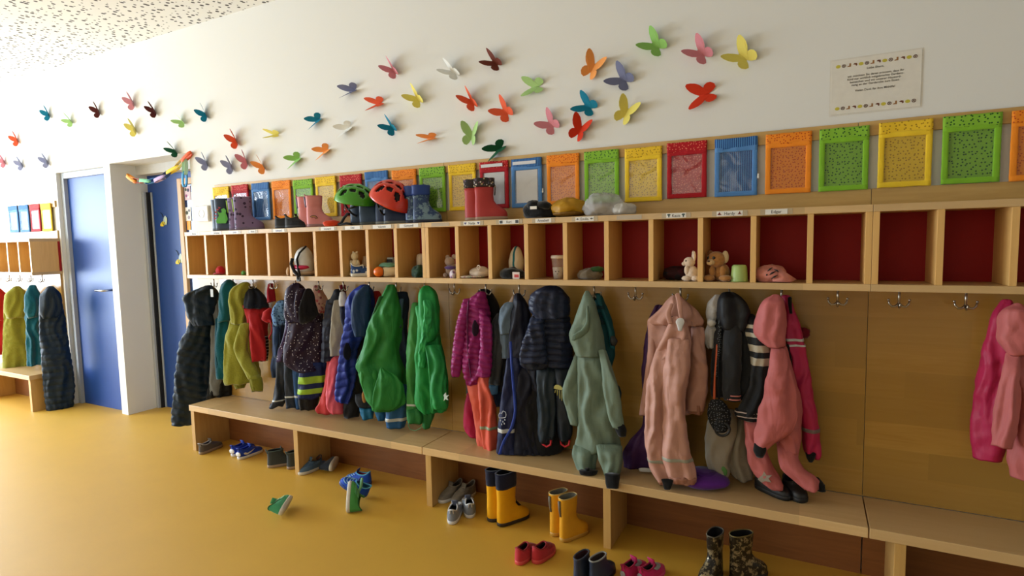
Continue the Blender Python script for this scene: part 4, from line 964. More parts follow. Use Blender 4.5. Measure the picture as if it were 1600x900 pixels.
# black quilted bag with ring handle
t = G('small black quilted bag with round handle hanging low by the black jacket', 'bag', 'quilted_bag', 17, 628, -.21, None, 1124)
drape('body', t, [(626,1112,1130),(634,1108,1136),(648,1107,1140),(660,1110,1139),(672,1116,1134)], -.215, .035, dots((20,21,24), (110,112,116), 95, .16), .004, .003, .004, .02)
q = MB(); q.tube([PY(1129+11*math.cos(a), 671+10*math.sin(a), -.23) for a in [2*PI*i/20 for i in range(20)]], .0055, 8, closed=True); emit('ring_handle', q, plain((16,16,18), .5), t)
q = MB(); A_ = PY(1124, 630, -.205); q.tube([A_, PY(1122, 600, -.2), PY(1124, 540, -.19), PY(1130, 480, -.15), Vector((PY(HK[17],455,YH).x-.01, YH, 1.116))], .003, 6); emit('cord', q, BLK, t)
# 34 grey beige trousers
t = G('pale grey beige cotton trousers with a green patch below the black jacket', 'trousers', 'cotton_trousers', 17, 655, -.11, None, 1130)
CB = cloth((150,140,122), .9)
drape('leg', t, [(640,1112,1150),(665,1106,1150),(690,1103,1146),(715,1104,1140),(735,1110,1138),(742,1120,1136)], -.13, .045, CB, .010, .006, zmin=.322)
drape('leg', t, [(650,1130,1166),(690,1132,1164),(720,1136,1168),(740,1142,1174),(749,1150,1174)], -.11, .04, cloth((136,126,108), .9), .010, .006, zmin=.322)
drape('patch', t, [(731,1127,1133),(735,1126,1136),(740,1128,1136),(743,1131,1134)], -.160, .006, plain((80,130,60), .7), .001, .001, hem=False)
# 35 pink overall
PK = shell((182,98,96), .55, .3); PKD = shell((160,82,82), .55, .3)
t = G('salmon pink softshell overall with hood and black cuffs, empty legs on the bench', 'overall', 'softshell_overall', 18, 463, -.19, PK)
drape('body', t, [(535,1204,1226),(560,1205,1232),(590,1204,1240),(620,1206,1248),(650,1210,1250),(680,1214,1249),(705,1216,1246)], -.18, .06, PK, .010, .005, kx=16)
drape('hood', t, [(462,1206,1218),(468,1197,1222),(478,1189,1224),(492,1184,1225),(508,1181,1225),(520,1180,1225),(530,1186,1225),(542,1200,1225)], -.20, .06, PK, .010, .005, kx=14)
drape('sleeve', t, [(545,1206,1226),(570,1204,1232),(595,1200,1238),(620,1195,1242),(645,1187,1244),(665,1183,1238),(682,1178,1222),(694,1179,1206),(702,1184,1198)], -.245, .04, PK, .010, .005, kx=14)
drape('cuff', t, [(694,1179,1197),(704,1178,1196),(713,1182,1192)], -.255, .03, RIBB, .003, .002)
drape('leg', t, [(650,1163,1186),(680,1165,1190),(705,1168,1196),(725,1172,1204),(742,1180,1214),(755,1192,1220),(764,1206,1221)], -.19, .045, PK, .010, .006, zmin=.323)
drape('leg', t, [(690,1216,1248),(710,1217,1246),(728,1220,1252),(740,1228,1270),(750,1240,1278),(760,1250,1278),(766,1258,1272)], -.20, .045, PK, .010, .006, zmin=.323)
patch_px('printed_star', t, [(1184,748),(1191,742),(1194,736),(1198,742),(1206,742),(1201,747),(1205,753),(1196,751),(1190,753)], -.221, plain((150,140,128), .6), .006)
drape('bootie', t, [(747,1268,1280),(755,1271,1286),(766,1274,1289)], -.19, .03, RIBB, .003, .002, zmin=.322)
# 36 hot pink coat
HP = shell((178,36,80), .42)
t = G('hot pink raincoat with grey strips and black zip beside the salmon overall', 'raincoat', 'raincoat', 18, 466, -.12, HP)
drape('body', t, [(463,1222,1234),(480,1224,1239),(505,1226,1248),(530,1228,1254),(560,1234,1260),(600,1240,1267),(640,1248,1273),(680,1254,1279),(705,1258,1281),(714,1263,1279)], -.13, .055, HP, .009, .005)
reflect(t, [(528,1228,1254.5),(532,1228.5,1255)], -.13, .0565); reflect(t, [(537,1229,1256),(540,1229,1257)], -.13, .0565)
reflect(t, [(667,1252,1278),(673,1253,1279)], -.13, .057, plain((120,104,100), .5))
drape('zip', t, [(540,1229,1233),(570,1232,1238),(600,1238,1244),(622,1241,1245)], -.168, .008, RIBB, .002, .001, hem=False)
drape('cuff', t, [(708,1259,1274),(716,1261,1272),(722,1264,1269)], -.15, .028, RIBB, .003, .002)
drape('fastener', t, [(466,1231,1237),(478,1232,1237),(490,1234,1238)], -.160, .012, RIBB, .002, .001, hem=False)
t = G('dark red crumpled flower ornament pinned behind the hot pink raincoat', 'ornament', 'cloth_flower', 18, 515, -.06, None, 1257)
emit('petals', MB().ell(PY(1257, 520, -.05), (.018,.014,.02), 16, 10, .012, 50, 4), cloth((110,14,30), .9), t); q = MB(); A_ = PY(1257, 520, -.05); q.tube([A_, Vector((A_.x, -.016, A_.z))], .004, 6); emit('stem', q, RIBB, t)
# garments past the photo's sharp part: next hook on, and the far rack
hx = 1590
t = garment('softshell_overall', 'salmon pink overall hanging at the far end from the doors', 'overall', hx, 470, -.17, 'garments hanging from the coat hooks')
a = (D3[2]+D3[3])/2
def sh(rows, dx): return [(r[0]+8,)+tuple(v+dx for v in r[1:3])+tuple(r[3:]) for r in rows]
DX = 378
drape('body', t, sh([(535,1204,1226),(560,1205,1232),(600,1204,1244),(640,1206,1250),(700,1204,1252),(740,1208,1248)], DX), -.17, .06, PK, .010, .005, kx=16)
drape('hood', t, sh([(468,1206,1218),(476,1194,1226),(492,1186,1229),(520,1184,1230),(545,1200,1228)], DX), -.19, .06, PK, .010, .005)
drape('sleeve', t, sh([(545,1196,1212),(590,1188,1212),(640,1180,1210),(690,1176,1200)], DX), -.235, .035, PK, .009, .005)
t = garment('raincoat', 'hot pink raincoat hanging at the far end from the doors', 'raincoat', 1560, 470, -.11, 'garments hanging from the coat hooks')
drape('body', t, [(470,1566,1580),(500,1552,1584),(560,1540,1580),(620,1530,1578),(680,1524,1572),(716,1524,1560)], -.12, .055, HP, .009, .005)
FG = 'garments on the far rack'
for lab, nm, cat, rows, m, f in (('dark navy quilted coat on the far rack, beside the second door','quilted_coat','coat',[(452,72,84),(470,66,92),(500,66,98),(560,70,106),(610,74,112),(640,78,110)],PUF,.009),
     ('teal jacket on the far rack next to the dark navy coat','fleece_jacket','jacket',[(450,44,54),(470,42,60),(520,44,66),(570,46,68)],TEAL,.002),
     ('olive hoodie on the far rack between teal and red jackets','fleece_hoodie','hoodie',[(452,18,30),(470,12,40),(520,10,46),(575,10,48)],OLV,.002),
     ('red jacket on the far rack, farthest from the second door','hooded_jacket','jacket',[(455,-14,-2),(475,-20,10),(520,-18,14),(555,-16,12)],RED1,.002)):
    t = garment(nm, lab, cat, (rows[0][1]+rows[0][2])/2, rows[0][0], -.12, FG)
    drape('body', t, [(y, l, r) for y, l, r in rows], -.14, .06, m, .010, .005, f, .055)
    y, l, r = rows[1]; drape('hood', t, [(rows[0][0]-4, (l+r)/2-4, (l+r)/2+4), (y-8, l-1, r), (y+14, l-1, r+1), (y+26, l+3, r-3)], -.16, .06, m, .009, .005)
# ---------------------------------------------------------------- shoes and boots
def fring(z, x0, x1, w, L, W, n=28, off=0, dip=0, side=1, tab=0):
    xc, rx = (x0+x1)/2*L, (x1-x0)/2*L+off; out = []
    for j in range(n):
        a = 2*PI*j/n; c, s = math.cos(a), math.sin(a)
        x = xc+rx*math.copysign(abs(c)**.9, c); u = x/L
        k = 1+.10*(u-.45)-.10*math.exp(-((u-.45)/.22)**2)
        y = math.copysign(abs(s)**.78, s)*(W/2*w*k+off)+side*.004*math.sin(PI*min(1, max(0, u)))
        out.append(Vector((x, y, z-dip*s*s+tab*max(0, -c)**3)))
    return out
LOWT = [(.016,.01,.985,.96),(.024,.0,.985,1.0),(.033,.003,.96,.99),(.041,.008,.88,.95),(.048,.012,.76,.88),(.055,.016,.65,.80),(.062,.02,.575,.73),(.069,.022,.54,.68)]
def boot_t(H): return [(.014,.01,.985,.96),(.026,.0,.99,1.0),(.042,.0,.975,.99),(.055,.0,.91,.95),(.068,.0,.78,.88),(.082,.003,.66,.82),(.10,.008,.585,.78),(.125,.012,.565,.78),(max(.13,H*.7),.0,.58,.86),(H-.004,-.012,.60,.92),(H,-.012,.60,.92)]
ANKT = [(.016,.01,.985,.96),(.026,.0,.985,1.0),(.038,.003,.96,.98),(.048,.008,.88,.94),(.058,.012,.76,.87),(.068,.014,.66,.80),(.08,.012,.60,.76),(.095,.01,.585,.76),(.105,.01,.585,.77)]
def fit_ring(T, z):
    zs = [t[0] for t in T]; return [float(np.interp(z, zs, [t[k] for t in T])) for k in (1, 2, 3)]
def shoe(name, label, cat, loc, yaw, kind, cols, L=.165, W=.066, H=.22, side=1, group=None, rot=None, laces=None, straps=None, tongue=True, tops=None, opts=()):
    """cols: upper, sole, lining, collar.  loc: floor point under the heel's back edge; toe along +x before turning by yaw"""
    t = thing(name, label, cat, loc, group, rot or (0, 0, yaw))
    T = {'low': LOWT, 'ankle': ANKT}.get(kind) or boot_t(H)
    up, so, li, co_ = cols; low = kind == 'low'; k = dict(L=L, W=W, side=side)
    sh_ = so if not isinstance(so, tuple) else so
    m = MB(); m.loft([fring(0,.03,.97,.9,**k), fring(.003,.0,1.0,1.0,**k), fring(.012,-.005,1.005,1.03,**k), fring(.019,.0,1.0,1.02,**k), fring(.020,.02,.98,.95,**k)])
    emit('sole', m, sh_, t, local=True)
    dip = .010 if low else .0; tab = .008 if low else 0
    m = MB(); zt = T[-1][0]
    def ring(z, off=0):
        f = max(0, (z/zt-.6)/.4); return fring(z, *fit_ring(T, z), off=off, dip=dip*f, tab=tab*f, **k)
    zs = sorted(set([a[0] for a in T]+[(a[0]+b[0])/2 for a, b in zip(T, T[1:])]))
    cut = zt if not tops else zt-tops[0]
    m.loft([ring(z) for z in zs if z <= cut+1e-6]+([ring(cut)] if tops else [])+[ring(cut, -.0035)], True, False)
    emit('upper' if kind != 'boot' else 'shaft', m, up, t, local=True)
    if tops:
        q = MB(); h = tops[0]; pts = []
        for i in range(7):
            z = cut-.004+(h+.004)*i/6; pts.append([p+Vector((0,0,.003*noise.noise(p*60)))+Vector((p.x-.05, p.y, 0)).normalized()*(.003*noise.noise(p*45+Vector((3,1,i*.3)))) for p in ring(min(z, zt), .0015)])
        q.loft(pts+[ring(zt, -.006)], False, False); emit('top_band', q, tops[1], t, local=True, solid=.0015)
    m = MB(); m.loft([ring(zt, -.003), ring(zt-.006, -.006)]+[ring(z, -.006) for z in (zt*.7, zt*.45) if z > .03]+[ring(.03, -.008)], False, True)
    emit('lining', m, li, t, local=True)
    if not tops:
        m = MB(); m.tube(ring(zt, -.0012), .0026 if kind == 'boot' else .0034, 6, closed=True); emit('collar', m, co_, t, local=True)
    def arc(z, a0, a1, off=.0025, n=12):
        r = fring(z, *fit_ring(T, z), n=72, off=off, **k)
        return [r[int(round((a0+(a1-a0)*i/n)/360*72)) % 72] for i in range(n+1)]
    if tongue and kind != 'boot':
        x1 = fit_ring(T, zt)[1]*L; q = MB()
        q.loft([[Vector((x1-.002-.012*v+dx, w_*(.014+.004*v), zt-.014+.032*v)) for dx, w_ in ((0,-1),(.003,-.6),(.003,.6),(0,1),(-.003,.6),(-.003,-.6))] for v in (0, .35, .7, 1)])
        emit('tongue', q, up if not laces else (laces[1] if len(laces) > 1 else up), t, local=True, smooth=True)
    if laces:
        for z in (.040, .046, .052, .058): q = MB(); q.tube(arc(z, -52, 52), .0022, 6); emit('lace', q, laces[0], t, local=True)
    if straps:
        for z, wd in straps[1]:
            q = MB(); A_, B_ = arc(z, -78, 78, .0028), arc(z+wd, -78, 78, .0028); A2, B2 = arc(z, -78, 78, .0), arc(z+wd, -78, 78, .0)
            q.loft([[a, b, d, c] for a, b, c, d in zip(A_, B_, A2, B2)]); emit('strap', q, straps[0], t, local=True, smooth=False, bevel=.001)
    if 'loop' in opts:
        x0 = fit_ring(T, zt)[0]*L; q = MB(); q.tube([(x0+.002, -.008, zt-.012), (x0-.006, -.007, zt+.010), (x0-.006, .007, zt+.010), (x0+.002, .008, zt-.012)], .0028, 6); emit('pull_tab', q, co_, t, local=True)
    t['_T'] = 0; del t['_T']; t_arc[t.name] = (arc, T, zt, L, W)
    return t
t_arc = {}
def fl(heel, toe):
    a, b = PZ(heel[0], heel[1], 0), PZ(toe[0], toe[1], 0); d = b-a; return a, math.atan2(d.y, d.x)
def S(name, label, cat, heel, toe, kind, cols, yaw=None, **k):
    a, y = fl(heel, toe); return shoe(name, label, cat, a, y if yaw is None else math.radians(yaw), kind, cols, **k)
RUB = lambda c: plain(c, .45, .3); DK = cloth((22,22,26), .95, sheen=0)
LTS = plain((206,200,186), .6); GUM = plain((150,128,104), .6)
g = 'single shoes standing on the yellow floor by the bench'
S('low_shoe', 'grey brown cloth shoe beside the first bench support, its strap open', 'shoe', (312,711), (346,697), 'low', (cloth((92,84,76)), GUM, cloth((60,52,58)), plain((176,176,180), .7)), straps=(cloth((86,78,84)), [(.046,.012)]), L=.18, opts=('loop',))
BL = cloth((22,60,176), .6); WS = plain((226,224,218), .5)
def swoosh(t, side):
    q = MB(); poly = [(.0,.0),(.02,-.006),(.05,.004),(.085,.022),(.05,.0125),(.022,.006),(.008,.016),(-.004,.012)]; x0 = .03
    arc, T, zt, L, W = t_arc[t.name]
    pts = []
    for u, v in poly:
        z = .031+v*.8; r = fring(z, *fit_ring(T, z), n=144, off=.0012, L=L, W=W); c = min((p for p in r if p.y*side > 0), key=lambda p: abs(p.x-(x0+u))); pts.append(c.copy())
    n = len(pts); o = Vector((0, side*.0016, 0))
    q.add(pts+[p+o for p in pts], [list(range(n)), list(range(n, 2*n))[::-1]]+[(i, (i+1) % n, n+(i+1) % n, n+i) for i in range(n)])
    emit('swoosh_mark', q, WS, t, local=True, smooth=False)
for lab, h, to, sd in (('royal blue sneaker with white curved mark, nearer one of the blue white pair', (372,719), (412,704), 1), ('royal blue sneaker with white heel, behind its nearer twin', (362,714), (397,700), -1)):
    t = S('sneaker', lab, 'sneaker', h, to, 'low', (BL, WS, cloth((18,48,150)), BL), L=.18, side=sd, straps=(cloth((26,66,190), .6), [(.050,.012)]), group='blue sneakers with white marks', opts=('loop',))
    swoosh(t, -1)
    a, T, zt, L, W = t_arc[t.name]; q = MB(); q.ell((.004,0,.036), (.007,.024,.016), 14, 10); emit('heel_cap', q, WS, t, local=True)
GG = cloth((58,62,60), .8)
for lab, h, yw, sd in (('dark grey green ankle boot standing clear of the bench support', (418,731), 52, 1), ('dark grey green ankle boot partly hidden by the second bench support', (449,734), 76, -1)):
    S('ankle_boot', lab, 'ankle boot', h, (450,720), 'ankle', (GG, GUM, DK, cloth((70,86,84))), yaw=yw, L=.165, side=sd, group='grey green ankle boots', opts=('loop',))
DEN = cloth((84,110,136), .85)
S('moccasin', 'dusty blue cloth shoe with strap beside the second bench support', 'shoe', (503,729), (469,742), 'low', (DEN, LTS, cloth((120,74,52)), cloth((50,58,66))), L=.165, straps=(cloth((74,100,128)), [(.045,.014)]), group='dusty blue cloth shoes')
a = PZ(519, 741, 0); a.z = .036
shoe('moccasin', 'dusty blue cloth shoe tipped on its side under the bench', 'shoe', a, 0, 'low', (cloth((44,54,70)), LTS, DK, cloth((40,48,58))), L=.15, rot=(math.radians(-84), 0, math.radians(118)), group='dusty blue cloth shoes')
RY = cloth((16,74,190), .6); CY = plain((90,180,220), .6); PKL = plain((220,90,120), .6)
S('sneaker', 'bright blue sneaker with pink lining, upright at the back of the pile', 'sneaker', (580,757), (549,753), 'low', (RY, plain((24,60,140), .5), cloth((170,60,80)), CY), L=.17, laces=(plain((150,200,230), .6), cloth((30,50,120))), group='bright blue sneakers in the pile')
a = PZ(573, 777, 0); a.z = .004
shoe('sneaker', 'bright blue sneaker with raised toe, leaning behind the green shoe', 'sneaker', a, 0, 'low', (RY, plain((30,70,150), .45), cloth((60,120,150)), CY), L=.17, rot=(math.radians(-14), math.radians(-30), math.radians(206)), laces=(plain((150,200,230), .6), cloth((30,50,120))), group='bright blue sneakers in the pile')
GS = cloth((66,138,62), .75); GL = cloth((40,96,44), .8)
a = PZ(552, 768, 0); a.z = .034
t = shoe('low_shoe', 'green shoe lying on its side against the bright blue sneakers, strap up', 'shoe', a, 0, 'low', (GS, LTS, cloth((16,30,30)), GL), L=.165, rot=(math.radians(-82), 0, fl((549,768),(541,803))[1]), straps=(cloth((90,160,100), .7), [(.040,.010),(.052,.010)]), group='green shoes kicked off on the floor')
vd = Vector((-.57,.82,0)); ax = (vd*.72+Vector((0,0,.69))).normalized(); az = Vector((.82,.57,0)); ay = az.cross(ax)
t.rotation_euler = Matrix((ax, ay, az)).transposed().to_euler(); t.location = PZ(541, 803, 0)+Vector((0,0,.008))
q = MB(); q.tube([(.10,.0,.052),(.13,.004,.066),(.175,.006,.070)], [.008,.008,.007], 8); emit('loose_strap', q, cloth((120,180,130), .7), t, local=True)
a = PZ(442, 812, 0); a.z = .034
shoe('low_shoe', 'green shoe lying alone on its side in the middle of the floor', 'shoe', a, 0, 'low', (cloth((74,166,120), .75), LTS, cloth((20,60,50)), GL), L=.165, rot=(math.radians(-66), 0, fl((440,812),(461,781))[1]), straps=(cloth((150,200,150), .7), [(.040,.010),(.052,.010)]), group='green shoes kicked off on the floor')
GR = cloth((122,116,106), .75); GR2 = cloth((120,126,136), .75); WL = plain((206,206,204), .6)
for lab, h, sd in (('grey sneaker under the bench, closest to the support', (2.196,-.072), 1), ('grey sneaker under the bench, behind the blue grey pair', (2.272,-.058), -1)):
    shoe('sneaker', lab, 'sneaker', (h[0], h[1], 0), math.radians(-99), 'low', (GR, WL, cloth((84,78,72)), cloth((140,136,126))), L=.18, side=sd, straps=(cloth((134,128,116)), [(.042,.011),(.054,.010)]), group='taupe grey sneakers under the bench')
for lab, h, yw, sd in (('blue grey sneaker with white sole and heel towards the room, nearer one', (706,821), 112, 1), ('blue grey sneaker with white sole, closest to the yellow boots', (735,811), 128, -1)):
    S('sneaker', lab, 'sneaker', h, (716,790), 'low', (GR2, WL, cloth((70,72,80)), WL), yaw=yw, L=.185, side=sd, W=.07, laces=(WL, cloth((84,90,110))), group='blue grey sneakers with white soles', opts=('loop',))
YB = RUB((228,164,18)); NT_ = cloth((20,24,46), .9)
for lab, h, to, sd in (('yellow rubber boot with navy cuff, taller pair, the one behind', (762,815), (795,806), -1), ('yellow rubber boot with navy cuff, taller pair, the one in front', (778,823), (817,809), 1)):
    S('rubber_boot', lab, 'rubber boot', h, to, 'boot', (YB, plain((44,36,30), .6), DK, YB), L=.185, W=.072, H=.262, side=sd, tops=(.072, NT_), group='yellow rubber boots with navy cuffs')
YB2 = RUB((222,158,34))
for lab, h, to, sd in (('plain yellow rubber boot with grey lining, the one behind', (861,838), (886,827), -1), ('plain yellow rubber boot with grey lining, nearest the bench support', (876,847), (908,834), 1)):
    t = S('rubber_boot', lab, 'rubber boot', h, to, 'boot', (YB2, plain((196,148,60), .5), cloth((120,122,116)), plain((206,180,110), .5)), L=.165, W=.068, H=.205, side=sd, group='plain yellow rubber boots')
    q = MB(); q.tube([(-.006,0,.196),(-.004,0,.16),(.002,0,.12)], [.006,.006,.005], 8); emit('reflective_strip', q, plain((110,104,90), .4), t, local=True)
RS = cloth((186,44,52), .7)
for lab, h, to, sd in (('red cloth slipper with dark opening, farther from the navy boots', (808,884), (836,862), 1), ('red cloth slipper with dark opening, nearer the navy boots', (834,882), (859,862), -1)):
    S('slipper', lab, 'slipper', h, to, 'low', (RS, plain((206,70,66), .6), cloth((70,16,20)), cloth((150,30,40))), L=.15, side=sd, straps=(cloth((150,26,40)), [(.045,.014)]), tongue=False, group='red slippers on the floor')
NB = plain((34,46,70), .5)
for lab, h, to, sd in (('dark navy ankle boot at the photo edge, beside the red slippers', (899,914), (922,896), 1), ('dark navy ankle boot at the photo edge, beside the magenta shoes', (923,917), (947,898), -1)):
    S('ankle_boot', lab, 'ankle boot', h, to, 'ankle', (NB, plain((26,26,30), .6), cloth((60,42,34) if sd < 0 else (60,22,26)), plain((60,66,80), .6) if sd > 0 else plain((150,150,146), .6)), L=.165, W=.058, side=sd, tongue=False, group='dark navy ankle boots')
MG = cloth((196,26,96), .65)
for lab, h, to, sd in (('magenta sneaker with silver patch, nearer the navy ankle boots', (973,912), (1000,893), 1), ('magenta sneaker with silver patch, nearer the metallic boots', (1000,916), (1026,898), -1)):
    t = S('sneaker', lab, 'sneaker', h, to, 'low', (MG, plain((206,60,120), .6), cloth((60,24,36)), cloth((170,20,70))), L=.16, W=.058, side=sd, straps=(cloth((150,150,150), .6), [(.048,.012)]), group='magenta sneakers', opts=('loop',))
    q = MB(); q.ell((-.0005,0,.04), (.003,.013,.014), 12, 8); emit('heel_patch', q, plain((150,146,150), .5), t, local=True)
MT = speckle((38,34,28), (150,136,104), 46, .54, .3, .35)
S('rubber_boot', 'dark mottled metallic boot with toe turned away from its twin', 'rubber boot', (1124,893), (1104,912), 'boot', (MT, plain((30,28,26), .6), DK, plain((90,84,70), .5)), L=.165, H=.19, group='dark mottled metallic boots')
S('rubber_boot', 'dark mottled metallic boot with toe pointing along the bench', 'rubber boot', (1141,907), (1190,898), 'boot', (MT, plain((30,28,26), .6), DK, plain((110,96,50), .5)), L=.17, H=.19, group='dark mottled metallic boots')
# black slippers on the bench, below the salmon overall
for lab, px, py, yw in (('black rubber slipper lying on the bench under the salmon overall legs', 1181, 759, -34), ('black rubber slipper on the bench beside its twin, toe turned away', 1226, 757, -50)):
    a = PZ(px, py, .3203); a.y = min(a.y, -.1)
    shoe('slipper', lab, 'slipper', a, math.radians(yw), 'low', (plain((24,24,26), .5), plain((20,20,22), .6), DK, plain((34,34,36), .6)), L=.165 if px < 1200 else .12, W=.07, tongue=False, group='black slippers on the bench')
# purple beret on the bench
c = PZ(1095, 757, .3203)
t = thing('beret', 'purple felt beret lying on the bench under the beige pink dungarees', 'hat', c)
m = MB(); m.ell(c+Vector((0,.0,.03)), (.115,.085,.034), 30, 14, .008, 12, 3, zmin=.3205); emit('crown', m, cloth((84,28,124), .85), t)
m = MB(); m.lathe([(.05,0),(.054,.008),(.05,.014)], c+Vector((.01,.0,.05)), 20); emit('band', m, cloth((70,22,106), .85), t)
# ---- pairs standing on top of the cubbies
def SP(name, label, px, Y, yaw, kind, cols, **k):
    a = PY(px, 352, Y); return shoe(name, label, 'rubber boot' if kind == 'boot' else 'shoe', (a.x, Y, ZT), math.radians(yaw), kind, cols, **k)
DB = RUB((26,42,62)); PB_ = plain((122,100,140), .4)
DTS = dots((122,100,136), (52,36,62), 30, .26, False, .5)
for lab, px, Y, sd in (('dark blue rubber boot with green dinosaur print, in front', 338, -.17, 1), ('dark blue rubber boot with dinosaur print, half hidden behind its twin', 333, -.12, -1)):
    t = SP('rubber_boot', lab, px, Y, 22, 'boot', (DB, plain((30,34,40), .6), DK, plain((60,100,150), .5)), L=.16, H=.212, side=sd, group='dark blue dinosaur boots')
    if sd > 0:
        G_ = plain((74,164,40), .5); arc, T, zt, L, W = t_arc[t.name]
        def flat(nm, poly, m, k=0):
            q = MB(); q.prism(poly, .0016, lambda u, v, w: (u, -.0335-w-k*.0015-(.004 if v < .08 else 0)*0-max(0, .07-v)*.12, v)); emit(nm, q, m, t, local=True, smooth=False)
        flat('dinosaur_print', [(.03,.05),(.09,.05),(.105,.075),(.10,.10),(.092,.115),(.096,.135),(.082,.15),(.062,.142),(.066,.122),(.05,.118),(.035,.13),(.045,.10),(.034,.085),(.022,.066)], G_)
        for i, (u, v) in enumerate(((.055,.15),(.042,.138),(.03,.122),(.024,.10),(.02,.08))): flat('spike_print', [(u-.006,v-.004),(u-.012,v+.008),(u+.006,v+.004)], plain((190,40,30), .5), 1)
for lab, px, Y, sd in (('mauve rubber boot with dark doodle print, in front of its twin', 367, -.19, 1), ('mauve rubber boot with green trim, behind its twin', 358, -.15, -1)):
    t = SP('rubber_boot', lab, px, Y, 40, 'boot', (DTS, plain((106,90,118), .5), DK, plain((170,160,190), .5)), L=.18, H=.213, side=sd, group='mauve rubber boots')
    q = MB(); q.tube([(-.006,0,.20),(-.003,0,.16),(.0,0,.12)], .006, 8); emit('green_trim', q, plain((150,190,60), .5), t, local=True)
for lab, px, Y, sd in (('black velcro shoe on the shelf, farther from pink boots', 430, -.19, 1), ('black velcro shoe on the shelf, touching the pink boots', 446, -.19, -1)):
    SP('low_shoe', lab, px, Y, 22, 'low', (cloth((22,22,24), .7), plain((18,18,20), .6), DK, plain((50,50,54), .6)), L=.15, W=.06, side=sd, straps=(cloth((30,30,32), .7), [(.044,.014)]), group='black velcro shoes on the shelf')
PKB = RUB((214,136,136))
for lab, px, Y, sd in (('pink rubber boot with small rainbow print, in front of its twin', 480, -.19, 1), ('pink rubber boot standing behind its twin', 467, -.16, -1)):
    t = SP('rubber_boot', lab, px, Y, 36, 'boot', (PKB, plain((150,110,110), .5), DK, plain((190,100,110), .5)), L=.155, W=.062, H=.185, side=sd, group='pink rubber boots', opts=('loop',))
    q = MB(); q.tube([(-.006,0,.18),(-.004,0,.15),(.0,0,.12)], .007, 8); emit('reflective_strip', q, plain((110,110,140), .4), t, local=True)
    if sd > 0:
        for r, c_ in ((.024,(60,50,50)),(.019,(180,140,60)),(.014,(120,70,90))):
            q = MB(); q.tube([(.045+r*math.cos(a), -.0385+.0, .045+r*math.sin(a)) for a in [PI*i/10+.3 for i in range(8)]], .002, 6); emit('rainbow_print', q, plain(c_, .5), t, local=True)
for lab, px, Y, sd in (('dark blue rubber boot under the green helmet, in front', 562, -.17, 1), ('dark blue rubber boot under the green helmet, behind', 548, -.14, -1)):
    SP('rubber_boot', lab, px, Y, 30, 'boot', (RUB((40,62,86)), plain((70,74,70), .6), DK, plain((60,90,120), .5)), L=.16, H=.17, side=sd, group='dark blue boots under the helmets')
for lab, px, Y, sd in (('navy rubber boot under the red helmet, in front', 600, -.17, 1), ('navy rubber boot under the red helmet, behind', 587, -.14, -1)):
    SP('rubber_boot', lab, px, Y, 30, 'boot', (RUB((26,42,72)), plain((110,112,104), .6), DK, plain((50,80,130), .5)), L=.16, H=.19, side=sd, group='navy boots under the helmets')
CAM_ = speckle((30,62,110), (120,150,166), 13, .52, .4)
for lab, px, Y, sd in (('blue camouflage rubber boot, in front of its twin', 646, -.17, 1), ('blue camouflage rubber boot, behind its twin', 634, -.14, -1)):
    SP('rubber_boot', lab, px, Y, 36, 'boot', (CAM_, plain((30,40,60), .6), DK, plain((30,70,150), .5)), L=.155, W=.062, H=.203, side=sd, tops=(.05, plain((24,62,140), .5)), group='blue camouflage rubber boots')
RBT = RUB((176,58,56)); FLO = floral((60,52,50), [(210,200,190),(120,70,80),(50,50,54),(190,170,120),(90,90,110)], 95)
for lab, px, Y, sd in (('red rubber boot with patterned cloth cuff, in front of its twin', 743, -.17, 1), ('red rubber boot with patterned cloth cuff, behind its twin', 727, -.14, -1)):
    t = SP('rubber_boot', lab, px, Y, 26, 'boot', (RBT, plain((160,132,110), .6), DK, RBT), L=.165, W=.064, H=.212, side=sd, tops=(.04, FLO), group='red rubber boots with patterned cuffs')
    if sd > 0:
        q = MB(); q.tube([(.098,-.01,.185),(.104,-.012,.17),(.103,-.01,.145),(.101,-.012,.125)], .003, 6); emit('drawcord', q, FLO, t, local=True)
